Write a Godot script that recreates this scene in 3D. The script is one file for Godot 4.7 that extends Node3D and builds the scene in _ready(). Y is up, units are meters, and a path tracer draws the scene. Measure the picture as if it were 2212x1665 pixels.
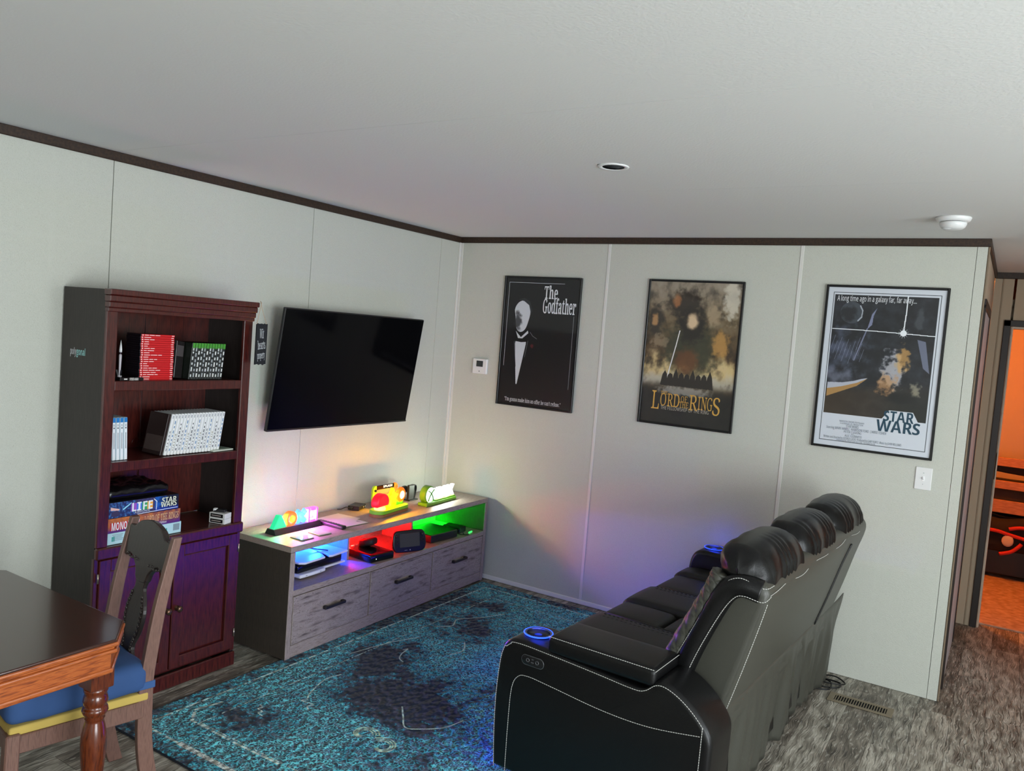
extends Node3D

# ---------------------------------------------------------------- geometry helpers
class Mb:
	var st := SurfaceTool.new()
	var xf := Transform3D.IDENTITY
	var grp := 1
	func _init():
		st.begin(Mesh.PRIMITIVE_TRIANGLES)
	func at(p: Vector3, e := Vector3.ZERO) -> Mb:
		xf = Transform3D(Basis.from_euler(e), p)
		return self
	# a closed shell; its faces are turned outward
	func shape(v: PackedVector3Array, t: PackedInt32Array, smooth := false, uv := PackedVector2Array(), want := Vector3.ZERO):
		var w := PackedVector3Array()
		w.resize(v.size())
		var c := Vector3.ZERO
		for i in v.size():
			w[i] = xf * v[i]
			c += w[i]
		c /= maxi(1, v.size())
		var vol := 0.0
		for k in range(0, t.size(), 3):
			var a := w[t[k]] - c
			var b := w[t[k + 1]] - c
			var d := w[t[k + 2]] - c
			if want != Vector3.ZERO:
				vol += (b - a).cross(d - a).dot(want)
			else:
				vol += a.dot(b.cross(d))
		var flip := vol > 0.0
		st.set_smooth_group(grp if smooth else -1)
		grp += 1
		for k in range(0, t.size(), 3):
			for j in ([0, 2, 1] if flip else [0, 1, 2]):
				var n: int = t[k + j]
				if uv.size():
					st.set_uv(uv[n])
				else:
					st.set_uv(Vector2.ZERO)
				st.add_vertex(w[n])
	func box(c: Vector3, s: Vector3, ch := 0.0):
		var h := s * 0.5
		ch = minf(ch, minf(h.x, minf(h.y, h.z)) * 0.9)
		var v := PackedVector3Array()
		var t := PackedInt32Array()
		if ch <= 0.0:
			for x in [-1, 1]:
				for y in [-1, 1]:
					for z in [-1, 1]:
						v.append(c + Vector3(x * h.x, y * h.y, z * h.z))
			for q in [[0, 1, 3, 2], [4, 6, 7, 5], [0, 4, 5, 1], [2, 3, 7, 6], [0, 2, 6, 4], [1, 5, 7, 3]]:
				t.append_array(PackedInt32Array([q[0], q[1], q[2], q[0], q[2], q[3]]))
			shape(v, t)
			return
		# three vertices at each corner: inset along two axes each
		for x in [-1, 1]:
			for y in [-1, 1]:
				for z in [-1, 1]:
					v.append(c + Vector3(x * h.x, y * (h.y - ch), z * (h.z - ch)))
					v.append(c + Vector3(x * (h.x - ch), y * h.y, z * (h.z - ch)))
					v.append(c + Vector3(x * (h.x - ch), y * (h.y - ch), z * h.z))
		var id := func(x: int, y: int, z: int, k: int) -> int: return (x * 4 + y * 2 + z) * 3 + k
		for s0 in 2:
			t.append_array(_quad([id.call(s0, 0, 0, 0), id.call(s0, 1, 0, 0), id.call(s0, 1, 1, 0), id.call(s0, 0, 1, 0)], v, c))
			t.append_array(_quad([id.call(0, s0, 0, 1), id.call(1, s0, 0, 1), id.call(1, s0, 1, 1), id.call(0, s0, 1, 1)], v, c))
			t.append_array(_quad([id.call(0, 0, s0, 2), id.call(1, 0, s0, 2), id.call(1, 1, s0, 2), id.call(0, 1, s0, 2)], v, c))
			for s1 in 2:
				t.append_array(_quad([id.call(s0, s1, 0, 0), id.call(s0, s1, 1, 0), id.call(s0, s1, 1, 1), id.call(s0, s1, 0, 1)], v, c))
				t.append_array(_quad([id.call(s0, 0, s1, 0), id.call(s0, 1, s1, 0), id.call(s0, 1, s1, 2), id.call(s0, 0, s1, 2)], v, c))
				t.append_array(_quad([id.call(0, s0, s1, 1), id.call(1, s0, s1, 1), id.call(1, s0, s1, 2), id.call(0, s0, s1, 2)], v, c))
				for s2 in 2:
					t.append_array(_tri([id.call(s0, s1, s2, 0), id.call(s0, s1, s2, 1), id.call(s0, s1, s2, 2)], v, c))
		shape(v, t)
	func _tri(q: Array, v: PackedVector3Array, c: Vector3) -> PackedInt32Array:
		var a := v[q[0]] - c
		if a.dot((v[q[1]] - c).cross(v[q[2]] - c)) > 0.0:
			return PackedInt32Array([q[0], q[2], q[1]])
		return PackedInt32Array([q[0], q[1], q[2]])
	func _quad(q: Array, v: PackedVector3Array, c: Vector3) -> PackedInt32Array:
		var r := _tri([q[0], q[1], q[2]], v, c)
		r.append_array(_tri([q[0], q[2], q[3]], v, c))
		return r
	func bar(a: Vector3, b: Vector3, w: float, h: float, ch := 0.0, up := Vector3.UP):
		var keep := xf
		var z := (b - a).normalized()
		if absf(z.dot(up)) > 0.98:
			up = Vector3.RIGHT
		var x := up.cross(z).normalized()
		xf = keep * Transform3D(Basis(x, z.cross(x), z), (a + b) * 0.5)
		box(Vector3.ZERO, Vector3(w, h, (b - a).length()), ch)
		xf = keep
	func lathe(prof: Array, seg := 24, smooth := true, sx := 1.0, sz := 1.0):
		var v := PackedVector3Array()
		var t := PackedInt32Array()
		for p in prof:
			for k in seg:
				var a := TAU * k / seg
				v.append(Vector3(p[0] * cos(a) * sx, p[1], p[0] * sin(a) * sz))
		for i in prof.size() - 1:
			for k in seg:
				var k2 := (k + 1) % seg
				t.append_array(PackedInt32Array([i * seg + k, i * seg + k2, (i + 1) * seg + k2, i * seg + k, (i + 1) * seg + k2, (i + 1) * seg + k]))
		var b := v.size()
		v.append(Vector3(0, prof[0][1], 0))
		v.append(Vector3(0, prof[-1][1], 0))
		var l := (prof.size() - 1) * seg
		for k in seg:
			var k2 := (k + 1) % seg
			if prof[0][0] > 0.0:
				t.append_array(PackedInt32Array([b, k2, k]))
			if prof[-1][0] > 0.0:
				t.append_array(PackedInt32Array([b + 1, l + k, l + k2]))
		shape(v, t, smooth)
	func ball(c: Vector3, r: Vector3, seg := 14):
		var keep := xf
		xf = keep * Transform3D(Basis.from_scale(r), c)
		var prof := []
		for i in seg / 2 + 1:
			var a := PI * i / (seg / 2)
			prof.append([sin(a) if i > 0 and i < seg / 2 else 0.0001, -cos(a)])
		lathe(prof, seg)
		xf = keep
	func tube(pts: Array, r: float, seg := 8, closed := false, flat := 1.0):
		var v := PackedVector3Array()
		var t := PackedInt32Array()
		var n := pts.size()
		var side := Vector3.ZERO
		for i in n:
			var a: Vector3 = pts[(i - 1 + n) % n] if closed or i > 0 else pts[0]
			var b: Vector3 = pts[(i + 1) % n] if closed or i < n - 1 else pts[n - 1]
			var d := (b - a).normalized()
			if side == Vector3.ZERO:
				side = d.cross(Vector3.UP if absf(d.y) < 0.9 else Vector3.RIGHT).normalized()
			side = (side - d * side.dot(d)).normalized()
			var up := d.cross(side)
			for k in seg:
				var g := TAU * k / seg
				v.append(pts[i] + (side * cos(g) + up * sin(g) * flat) * r)
		for i in (n if closed else n - 1):
			for k in seg:
				var k2 := (k + 1) % seg
				var j := (i + 1) % n
				t.append_array(PackedInt32Array([i * seg + k, i * seg + k2, j * seg + k2, i * seg + k, j * seg + k2, j * seg + k]))
		if not closed:
			for k in range(1, seg - 1):
				t.append_array(PackedInt32Array([0, k + 1, k]))
				var o := (n - 1) * seg
				t.append_array(PackedInt32Array([o, o + k, o + k + 1]))
		shape(v, t, true)
	# outline in x, y pushed along z from z0 to z1, its two rims rounded by b
	func prism(pts: PackedVector2Array, z0: float, z1: float, b := 0.0, smooth := false, steps := 3):
		var n := pts.size()
		var area := 0.0
		for i in n:
			area += pts[i].cross(pts[(i + 1) % n])
		var sgn := signf(area)
		var inw := PackedVector2Array()
		for i in n:
			var e0 := (pts[i] - pts[(i - 1 + n) % n]).normalized()
			var e1 := (pts[(i + 1) % n] - pts[i]).normalized()
			var n0 := Vector2(-e0.y, e0.x) * sgn
			var n1 := Vector2(-e1.y, e1.x) * sgn
			var m := n0 + n1
			m = n0 if m.length() < 0.1 else m.normalized()
			inw.append(m / maxf(0.5, m.dot(n0)))
		var rings := []
		if b > 0.0:
			for k in steps + 1:
				var a := PI * 0.5 * k / steps
				rings.append([b * (1.0 - sin(a)), z0 + b * (1.0 - cos(a))])
			for k in steps + 1:
				var a := PI * 0.5 * (steps - k) / steps
				rings.append([b * (1.0 - sin(a)), z1 - b * (1.0 - cos(a))])
		else:
			rings = [[0.0, z0], [0.0, z1]]
		var v := PackedVector3Array()
		var t := PackedInt32Array()
		for r in rings:
			for i in n:
				var p: Vector2 = pts[i] + inw[i] * r[0]
				v.append(Vector3(p.x, p.y, r[1]))
		for j in rings.size() - 1:
			for i in n:
				var i2 := (i + 1) % n
				t.append_array(PackedInt32Array([j * n + i, j * n + i2, (j + 1) * n + i2, j * n + i, (j + 1) * n + i2, (j + 1) * n + i]))
		var first := PackedVector2Array()
		for i in n:
			first.append(pts[i] + inw[i] * rings[0][0])
		var cap := Geometry2D.triangulate_polygon(first)
		var o := (rings.size() - 1) * n
		# keep one sense of turning through sides and caps
		var up := 0.0
		for k in range(0, cap.size(), 3):
			up += (first[cap[k + 1]] - first[cap[k]]).cross(first[cap[k + 2]] - first[cap[k]])
		var same := signf(up) == sgn
		for k in range(0, cap.size(), 3):
			var q := [cap[k], cap[k + 1], cap[k + 2]] if same else [cap[k], cap[k + 2], cap[k + 1]]
			t.append_array(PackedInt32Array([q[0], q[2], q[1], o + q[0], o + q[1], o + q[2]]))
		shape(v, t, smooth)
	# rounded block whose points may be moved by f
	func soft(size: Vector3, r: float, n: int, f = null):
		var h := size * 0.5
		r = minf(r, minf(h.x, minf(h.y, h.z)))
		var lists := []
		for a in 3:
			var l: Array[float] = []
			for k in 4:
				l.append(-h[a] + r * (1.0 - cos(PI * 0.5 * k / 4.0)))
			var m := maxi(1, int(ceilf(n * (h[a] - r) / maxf(h.x, maxf(h.y, h.z)))))
			for k in m + 1:
				l.append(-(h[a] - r) + 2.0 * (h[a] - r) * k / m)
			for k in range(3, -1, -1):
				l.append(h[a] - r * (1.0 - cos(PI * 0.5 * k / 4.0)))
			lists.append(l)
		var v := PackedVector3Array()
		var t := PackedInt32Array()
		for ax in 3:
			var b1 := (ax + 1) % 3
			var b2 := (ax + 2) % 3
			var l1: Array[float] = lists[b1]
			var l2: Array[float] = lists[b2]
			for s in [-1.0, 1.0]:
				var base := v.size()
				for i in l1.size():
					for j in l2.size():
						var p := Vector3.ZERO
						p[ax] = s * h[ax]
						p[b1] = l1[i]
						p[b2] = l2[j]
						var inn := p.clamp(-(h - Vector3.ONE * r), h - Vector3.ONE * r)
						var d := p - inn
						if d.length() > 0.000001:
							p = inn + d.normalized() * r
						v.append(f.call(p) if f != null else p)
				for i in l1.size() - 1:
					for j in l2.size() - 1:
						var q := base + i * l2.size() + j
						var w := l2.size()
						if s > 0.0:
							t.append_array(PackedInt32Array([q, q + w, q + w + 1, q, q + w + 1, q + 1]))
						else:
							t.append_array(PackedInt32Array([q, q + w + 1, q + w, q, q + 1, q + w + 1]))
		shape(v, t, true)
	# one printed face: corners upper left, upper right, lower right, lower left
	func face(a: Vector3, b: Vector3, c: Vector3, d: Vector3):
		var keep := xf.basis * (b - a).cross(d - a)
		shape(PackedVector3Array([a, b, c, d]), PackedInt32Array([0, 1, 2, 0, 2, 3]), false, PackedVector2Array([Vector2(0, 0), Vector2(1, 0), Vector2(1, 1), Vector2(0, 1)]), -keep)
	func done() -> ArrayMesh:
		st.generate_normals()
		return st.commit()

func mb() -> Mb:
	return Mb.new()

var counts := {}
func numbered(called: String) -> String:
	var k: int = counts.get(called, 0)
	counts[called] = k + 1
	return called if k == 0 else "%s_%03d" % [called, k]

func obj(called: String, b, m: Material, parent: Node = null) -> MeshInstance3D:
	var o := MeshInstance3D.new()
	o.mesh = b.done() if b is Mb else b
	o.material_override = m
	o.name = numbered(called) if parent == null else called
	(parent if parent else self).add_child(o, true)
	return o

func tag(o: Node, label: String, category: String, group := ""):
	o.set_meta("label", label)
	o.set_meta("category", category)
	if group:
		o.set_meta("group", group)
	return o

func thing(called: String, label: String, category: String, p := Vector3.ZERO, turn := 0.0, group := "") -> Node3D:
	var o := Node3D.new()
	o.name = numbered(called)
	add_child(o)
	o.position = p
	o.rotation.y = turn
	return tag(o, label, category, group)

func struct(called: String, b, m: Material) -> MeshInstance3D:
	var o := obj(called, b, m)
	o.set_meta("kind", "structure")
	return o

func dup(src: Node3D, label: String, p: Vector3, group := "") -> Node3D:
	var o: Node3D = src.duplicate()
	o.name = numbered(String(src.name).rstrip("0123456789_"))
	add_child(o)
	o.position = p
	o.set_meta("label", label)
	if group:
		o.set_meta("group", group)
	return o

var fonts := {}
func text(parent: Node3D, s: String, p: Vector3, h: float, m: Material, turn := Vector3.ZERO, width := 0.0, font := "Droid Sans", bold := false, called := "lettering") -> MeshInstance3D:
	var key := font + str(bold)
	if not fonts.has(key):
		var f := SystemFont.new()
		f.font_names = PackedStringArray([font])
		if bold:
			f.font_weight = 700
		fonts[key] = f
	var tm := TextMesh.new()
	tm.text = s
	tm.font = fonts[key]
	tm.font_size = 40
	tm.pixel_size = h / 29.0
	tm.depth = 0.0
	tm.curve_step = 3.0
	var o := MeshInstance3D.new()
	o.mesh = tm
	o.material_override = m
	o.name = called
	parent.add_child(o, true)
	o.transform = Transform3D(Basis.from_euler(turn), p)
	if width > 0.0:
		var w := tm.get_aabb().size.x
		if w > 0.0001:
			o.transform.basis = o.transform.basis * Basis.from_scale(Vector3(width / w, 1, 1))
	return o

func curve(pts: Array, per := 6, closed := false) -> Array:
	var out := []
	var n := pts.size()
	for i in (n if closed else n - 1):
		var p0 = pts[(i - 1 + n) % n] if closed or i > 0 else pts[0]
		var p1 = pts[i]
		var p2 = pts[(i + 1) % n]
		var p3 = pts[(i + 2) % n] if closed or i < n - 2 else pts[n - 1]
		for k in per:
			var t := float(k) / per
			out.append(0.5 * (2.0 * p1 + (p2 - p0) * t + (2.0 * p0 - 5.0 * p1 + 4.0 * p2 - p3) * t * t + (3.0 * p1 - p0 - 3.0 * p2 + p3) * t * t * t))
	if not closed:
		out.append(pts[n - 1])
	return out

func v2(pts: Array) -> PackedVector2Array:
	var o := PackedVector2Array()
	for p in pts:
		o.append(p if p is Vector2 else Vector2(p[0], p[1]))
	return o

# dashes of thread laid along a line
func stitches(b: Mb, pts: Array, r := 0.0012, dash := 0.007, gap := 0.002):
	var i := 0
	var p: Vector3 = pts[0]
	var run := 0.0
	var on := true
	var from := p
	while i < pts.size() - 1:
		var q: Vector3 = pts[i + 1]
		var left := p.distance_to(q)
		var need := (dash if on else gap) - run
		if left >= need:
			p = p.lerp(q, need / maxf(left, 0.00001))
			if on:
				b.tube([from, p], r, 4)
			on = not on
			from = p
			run = 0.0
		else:
			run += left
			p = q
			i += 1

# ---------------------------------------------------------------- materials
func mat(c: Color, rough := 0.6, metal := 0.0) -> StandardMaterial3D:
	var m := StandardMaterial3D.new()
	m.albedo_color = c
	m.roughness = rough
	m.metallic = metal
	return m

func rgb(r: float, g: float, b: float) -> Color:
	return Color(r / 255.0, g / 255.0, b / 255.0)

func glow(c: Color, e: float, base := Color(0.5, 0.5, 0.5)) -> StandardMaterial3D:
	var m := mat(base, 0.4)
	m.emission_enabled = true
	m.emission = c
	m.emission_energy_multiplier = e
	return m

func noise(freq: float, oct := 4, sd := 1, type := FastNoiseLite.TYPE_SIMPLEX_SMOOTH) -> FastNoiseLite:
	var n := FastNoiseLite.new()
	n.seed = sd
	n.noise_type = type
	n.frequency = freq
	n.fractal_octaves = oct
	if oct == 1:
		n.fractal_type = FastNoiseLite.FRACTAL_NONE
	return n

func noise_tex(n: FastNoiseLite, size: int, stops := [], bump := 0.0) -> NoiseTexture2D:
	var t := NoiseTexture2D.new()
	t.width = size
	t.height = size
	t.seamless = true
	t.noise = n
	if bump > 0.0:
		t.as_normal_map = true
		t.bump_strength = bump
	if stops.size():
		var g := Gradient.new()
		var o := PackedFloat32Array()
		var c := PackedColorArray()
		for s in stops:
			o.append(s[0])
			c.append(s[1])
		g.offsets = o
		g.colors = c
		t.color_ramp = g
	return t

func tri(m: StandardMaterial3D, s: Vector3) -> StandardMaterial3D:
	m.uv1_triplanar = true
	m.uv1_scale = s
	m.uv1_triplanar_sharpness = 8.0
	return m

# wood: streaked noise through a ramp of tones; s is small along the grain
func wood(tones: Array, s: Vector3, rough := 0.5, sd := 1, size := 512) -> StandardMaterial3D:
	var n := noise(0.012, 5, sd)
	n.domain_warp_enabled = true
	n.domain_warp_amplitude = 18.0
	n.domain_warp_frequency = 0.01
	var m := mat(Color.WHITE, rough)
	m.albedo_texture = noise_tex(n, size, tones)
	return tri(m, s)

func pic(im: Image, rough := 0.4) -> StandardMaterial3D:
	var m := mat(Color.WHITE, rough)
	m.albedo_texture = ImageTexture.create_from_image(im)
	m.texture_repeat = false
	return m

# ---------------------------------------------------------------- painting flat print
func fill_poly(im: Image, pts: Array, c: Color):
	var w := im.get_width()
	var h := im.get_height()
	var lo := h
	var hi := 0
	for p in pts:
		lo = mini(lo, int(p[1] * h))
		hi = maxi(hi, int(p[1] * h) + 1)
	for y in range(maxi(0, lo), mini(h, hi + 1)):
		var xs := []
		var yy := (y + 0.5) / h
		for i in pts.size():
			var a = pts[i]
			var b = pts[(i + 1) % pts.size()]
			if (a[1] <= yy) != (b[1] <= yy):
				xs.append(a[0] + (yy - a[1]) / (b[1] - a[1]) * (b[0] - a[0]))
		xs.sort()
		for k in range(0, xs.size() - 1, 2):
			var x0 := int(round(xs[k] * w))
			var x1 := int(round(xs[k + 1] * w))
			if x1 > x0:
				im.fill_rect(Rect2i(x0, y, x1 - x0, 1).intersection(Rect2i(0, 0, w, h)), c)

func fill_oval(im: Image, cx: float, cy: float, rx: float, ry: float, c: Color):
	var p := []
	for k in 40:
		p.append([cx + rx * cos(TAU * k / 40.0), cy + ry * sin(TAU * k / 40.0)])
	fill_poly(im, p, c)

# a soft patch blended over the picture, broken by noise
func smudge(im: Image, cx: float, cy: float, rx: float, ry: float, c: Color, a := 1.0, n: FastNoiseLite = null, k := 0.0):
	var w := im.get_width()
	var h := im.get_height()
	for y in range(maxi(0, int((cy - ry) * h)), mini(h, int((cy + ry) * h))):
		for x in range(maxi(0, int((cx - rx) * w)), mini(w, int((cx + rx) * w))):
			var q := 1.0 - Vector2((float(x) / w - cx) / rx, (float(y) / h - cy) / ry).length()
			if n:
				q += k * n.get_noise_2d(x, y)
			if q > 0.0:
				im.set_pixel(x, y, im.get_pixel(x, y).lerp(c, a * smoothstep(0.0, 0.6, q)))

func line_px(im: Image, pts: Array, r: float, c: Color, n: FastNoiseLite = null, cut := -2.0):
	for i in pts.size() - 1:
		var a := Vector2(pts[i][0] * im.get_width(), pts[i][1] * im.get_height())
		var b := Vector2(pts[i + 1][0] * im.get_width(), pts[i + 1][1] * im.get_height())
		var steps := maxi(1, int(a.distance_to(b)))
		for k in steps:
			var p := a.lerp(b, float(k) / steps)
			if n and n.get_noise_2d(p.x, p.y) < cut:
				continue
			var ri := int(ceil(r))
			var rc := Rect2i(int(p.x) - ri + 1, int(p.y) - ri + 1, maxi(1, int(r * 2.0)), maxi(1, int(r * 2.0))).intersection(Rect2i(0, 0, im.get_width(), im.get_height()))
			im.fill_rect(rc, c)

var M := {}
const H := 2.44

func _ready():
	# camera, solved from the wall, ceiling and poster edges of the photograph
	var cam := Camera3D.new()
	cam.name = "camera"
	cam.fov = 51.228
	cam.near = 0.05
	cam.far = 60.0
	add_child(cam)
	cam.transform = Transform3D(Basis.from_euler(Vector3(-0.0627, 0.5558, 0.0784)), Vector3(3.5114, 1.7599, 4.7943))
	cam.current = true
	# sky, seen only through the two windows in the side wall behind the camera's right
	var we := WorldEnvironment.new()
	we.name = "environment"
	var env := Environment.new()
	env.background_mode = Environment.BG_SKY
	var sky := Sky.new()
	var sm := ProceduralSkyMaterial.new()
	sm.sky_top_color = rgb(150, 180, 215)
	sm.sky_horizon_color = rgb(215, 225, 232)
	sm.ground_horizon_color = rgb(190, 195, 190)
	sm.ground_bottom_color = rgb(120, 125, 110)
	sky.sky_material = sm
	env.sky = sky
	env.tonemap_mode = Environment.TONE_MAPPER_LINEAR
	env.tonemap_exposure = 1.08
	env.sdfgi_enabled = true
	env.ssao_enabled = true
	env.ssil_enabled = true
	we.environment = env
	add_child(we)
	# daylight entering by the windows
	area("window_daylight", Vector3(6.12, 1.6, 2.0), Vector3(0, PI / 2, 0), Vector2(0.9, 1.2), rgb(240, 247, 252), 5.0)
	area("window_daylight", Vector3(6.12, 1.08, 4.4), Vector3(0, PI / 2, 0), Vector2(1.9, 1.9), rgb(240, 247, 252), 17.0)
	area("window_daylight", Vector3(4.3, 1.5, 7.4), Vector3.ZERO, Vector2(1.5, 1.3), rgb(240, 247, 252), 3.5)
	materials()
	room()
	hall()
	bookcase()
	game_shelf()
	media_stand()
	stand_top()
	stand_shelf()
	television()
	posters()
	sofa()
	table_and_chair()
	small_fittings()

func area(called: String, p: Vector3, turn: Vector3, size: Vector2, c: Color, e: float):
	var l := AreaLight3D.new()
	l.name = called
	l.area_size = size
	l.light_color = c
	l.light_energy = e
	l.area_normalize_energy = true
	l.shadow_enabled = true
	l.area_range = 20.0
	l.area_attenuation = 2.0
	add_child(l, true)
	l.position = p
	l.rotation = turn
	return l

func bulb(parent: Node3D, p: Vector3, c: Color, e: float, r := 0.02) -> OmniLight3D:
	var l := OmniLight3D.new()
	l.name = "glow_light"
	l.light_color = c
	l.light_energy = e
	l.light_size = r
	l.omni_range = 12.0
	l.omni_attenuation = 2.0
	l.shadow_enabled = true
	parent.add_child(l, true)
	l.position = p
	return l

func materials():
	M.wall = mat(rgb(198, 200, 190), 0.75)
	M.wall.albedo_texture = noise_tex(noise(0.09, 3, 5), 512, [[0.0, rgb(236, 236, 234)], [0.45, Color.WHITE], [1.0, rgb(243, 243, 240)]])
	M.wall.normal_enabled = true
	M.wall.normal_texture = noise_tex(noise(0.12, 3, 9), 512, [], 3.0)
	M.wall.normal_scale = 0.35
	tri(M.wall, Vector3(2.2, 2.2, 2.2))
	M.ceil = mat(rgb(214, 215, 212), 0.8)
	M.ceil.normal_enabled = true
	M.ceil.normal_texture = noise_tex(noise(0.1, 3, 19), 512, [], 2.0)
	M.ceil.normal_scale = 0.15
	tri(M.ceil, Vector3(1.5, 1.5, 1.5))
	M.groove = mat(rgb(70, 68, 64), 0.9)
	M.batten = mat(rgb(214, 213, 207), 0.6)
	M.trim = wood([[0.0, rgb(28, 18, 12)], [0.5, rgb(50, 34, 22)], [1.0, rgb(66, 46, 30)]], Vector3(8, 8, 8), 0.5, 3)
	M.white = mat(rgb(226, 227, 226), 0.35)
	M.black = mat(rgb(14, 14, 15), 0.4)
	M.gloss = mat(rgb(8, 8, 9), 0.12)
	M.dark = mat(rgb(26, 26, 28), 0.6)
	M.chrome = mat(rgb(200, 200, 205), 0.2, 1.0)
	M.steel = mat(rgb(150, 140, 120), 0.35, 1.0)
	M.print = mat(rgb(240, 240, 240), 0.5)
	# floor planks: three weathered grey-brown boards
	M.plank = []
	for k in 3:
		M.plank.append(plank_mat(k))

func plank_mat(k: int) -> StandardMaterial3D:
	var w := 320
	var h := 1280
	var im := Image.create(w, h, false, Image.FORMAT_RGB8)
	var a := noise(0.02, 4, 40 + k)
	var b := noise(0.05, 3, 50 + k)
	var c := noise(0.006, 3, 60 + k)
	var lo: Color = [rgb(86, 81, 72), rgb(100, 94, 83), rgb(74, 68, 60)][k]
	var hi: Color = [rgb(188, 182, 168), rgb(202, 196, 182), rgb(160, 152, 138)][k]
	var pale := rgb(205, 202, 192)
	for y in h:
		for x in w:
			var warp := c.get_noise_2d(x * 1.5, y) * 16.0
			var g := b.get_noise_2d((x + warp) * 3.0, y * 0.12)
			var q := 0.5 + 0.6 * a.get_noise_2d((x + warp) * 0.9, y * 0.3) + 0.45 * g
			var col := lo.lerp(hi, clampf(q, 0.0, 1.0))
			var s := b.get_noise_2d(x * 0.9 + 900.0, y * 0.35)
			if s + 0.35 * g > 0.3:
				col = col.lerp(pale, clampf((s + 0.35 * g - 0.3) * 2.2, 0.0, 0.6))
			if g < -0.36:
				col = col.darkened(0.3)
			im.set_pixel(x, y, col)
	var m := mat(Color.WHITE, 0.55)
	m.albedo_texture = ImageTexture.create_from_image(im)
	return m

func room():
	# left wall: panels 4 ft wide with a thin groove between
	var b := mb()
	b.box(Vector3(-0.07, H / 2, 3.7), Vector3(0.1, H + 0.1, 7.8))
	var wl := struct("wall_left", b, M.groove)
	var zs := [-0.1, 0.23, 1.449, 2.667, 3.886, 5.105, 6.324, 7.6]
	for i in zs.size() - 1:
		b = mb()
		b.box(Vector3(-0.009, H / 2, (zs[i] + zs[i + 1]) / 2), Vector3(0.018, H, zs[i + 1] - zs[i] - 0.0035), 0.001)
		obj("panel", b, M.wall, wl)
	# far wall with the posters, ending at the hallway
	b = mb()
	b.box(Vector3(1.667, H / 2, -0.059), Vector3(3.33, H + 0.1, 0.082))
	var wf := struct("wall_far", b, M.groove)
	var xs := [0.0, 1.202, 2.416, 3.285, 3.334]
	for i in 4:
		b = mb()
		b.box(Vector3((xs[i] + xs[i + 1]) / 2, H / 2, -0.009), Vector3(xs[i + 1] - xs[i] - 0.002, H, 0.018), 0.001)
		obj("panel", b, M.wall, wf)
	for x in [1.202, 2.416]:
		b = mb()
		b.box(Vector3(x, (H - 0.04) / 2, 0.002), Vector3(0.02, H - 0.04, 0.004), 0.0015)
		obj("batten", b, M.batten, wf)
	b = mb()
	b.box(Vector3(0.006, (H - 0.04) / 2, 0.012), Vector3(0.012, H - 0.04, 0.02), 0.002)
	b.box(Vector3(0.02, (H - 0.04) / 2, 0.002), Vector3(0.016, H - 0.04, 0.004), 0.001)
	obj("corner_batten", b, M.batten, wf)
	b = mb()
	b.box(Vector3(3.3385, (H - 0.04) / 2, -0.008), Vector3(0.009, H - 0.04, 0.02), 0.003)
	obj("corner_bead", b, mat(rgb(120, 104, 84), 0.7), wf)
	# the wall beyond the hallway mouth, the window wall and the wall behind the camera
	b = mb()
	b.box(Vector3(5.4, H / 2, -0.05), Vector3(1.9, H, 0.1))
	struct("wall_far_right", b, M.wall)
	b = mb()
	var z0 := -0.1
	for w in [[1.55, 2.45, 1.0, 2.2], [3.45, 5.35, 0.13, 2.03]]:
		b.box(Vector3(6.25, H / 2, (z0 + w[0]) / 2), Vector3(0.14, H, w[0] - z0))
		b.box(Vector3(6.25, w[2] / 2, (w[0] + w[1]) / 2), Vector3(0.14, w[2], w[1] - w[0]))
		b.box(Vector3(6.25, (w[3] + H) / 2, (w[0] + w[1]) / 2), Vector3(0.14, H - w[3], w[1] - w[0]))
		z0 = w[1]
	b.box(Vector3(6.25, H / 2, (z0 + 7.6) / 2), Vector3(0.14, H, 7.6 - z0))
	struct("wall_right", b, M.wall)
	b = mb()
	b.box(Vector3(1.775, H / 2, 7.55), Vector3(3.55, H, 0.12))
	b.box(Vector3(5.675, H / 2, 7.55), Vector3(1.25, H, 0.12))
	b.box(Vector3(4.3, 0.425, 7.55), Vector3(1.5, 0.85, 0.12))
	b.box(Vector3(4.3, (2.15 + H) / 2, 7.55), Vector3(1.5, H - 2.15, 0.12))
	struct("wall_back", b, M.wall)
	var glass := mat(Color(0.9, 0.95, 0.95, 0.08), 0.02)
	glass.transparency = BaseMaterial3D.TRANSPARENCY_ALPHA
	var n := 1
	for w in [[Vector3(6.25, 1.6, 2.0), PI / 2, 0.9, 1.2], [Vector3(6.25, 1.08, 4.4), PI / 2, 1.9, 1.9], [Vector3(4.3, 1.5, 7.55), 0.0, 1.5, 1.3]]:
		b = mb()
		var q: Vector3 = w[0]
		b.xf = Transform3D(Basis(Vector3.UP, w[1]), q)
		for s in [-1, 1]:
			b.box(Vector3(s * (w[2] / 2 - 0.02), 0, 0), Vector3(0.04, w[3], 0.06), 0.004)
			b.box(Vector3(0, s * (w[3] / 2 - 0.02), 0), Vector3(w[2], 0.04, 0.06), 0.004)
		b.box(Vector3.ZERO, Vector3(w[2], 0.03, 0.05), 0.004)
		var wo := struct("window_%d" % n, b, M.white)
		b = mb()
		b.xf = Transform3D(Basis(Vector3.UP, w[1]), q)
		b.box(Vector3.ZERO, Vector3(w[2] - 0.06, w[3] - 0.06, 0.005))
		obj("pane", b, glass, wo)
		n += 1
	# ceiling boards with their joints
	b = mb()
	b.box(Vector3(3.1, H + 0.065, 1.6), Vector3(6.5, 0.09, 12.2))
	var ce := struct("ceiling", b, M.groove)
	var cz := [-4.5, -3.35, -2.13, -0.91, 0.30, 1.45, 2.669, 3.89, 5.1, 6.33, 7.65]
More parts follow.
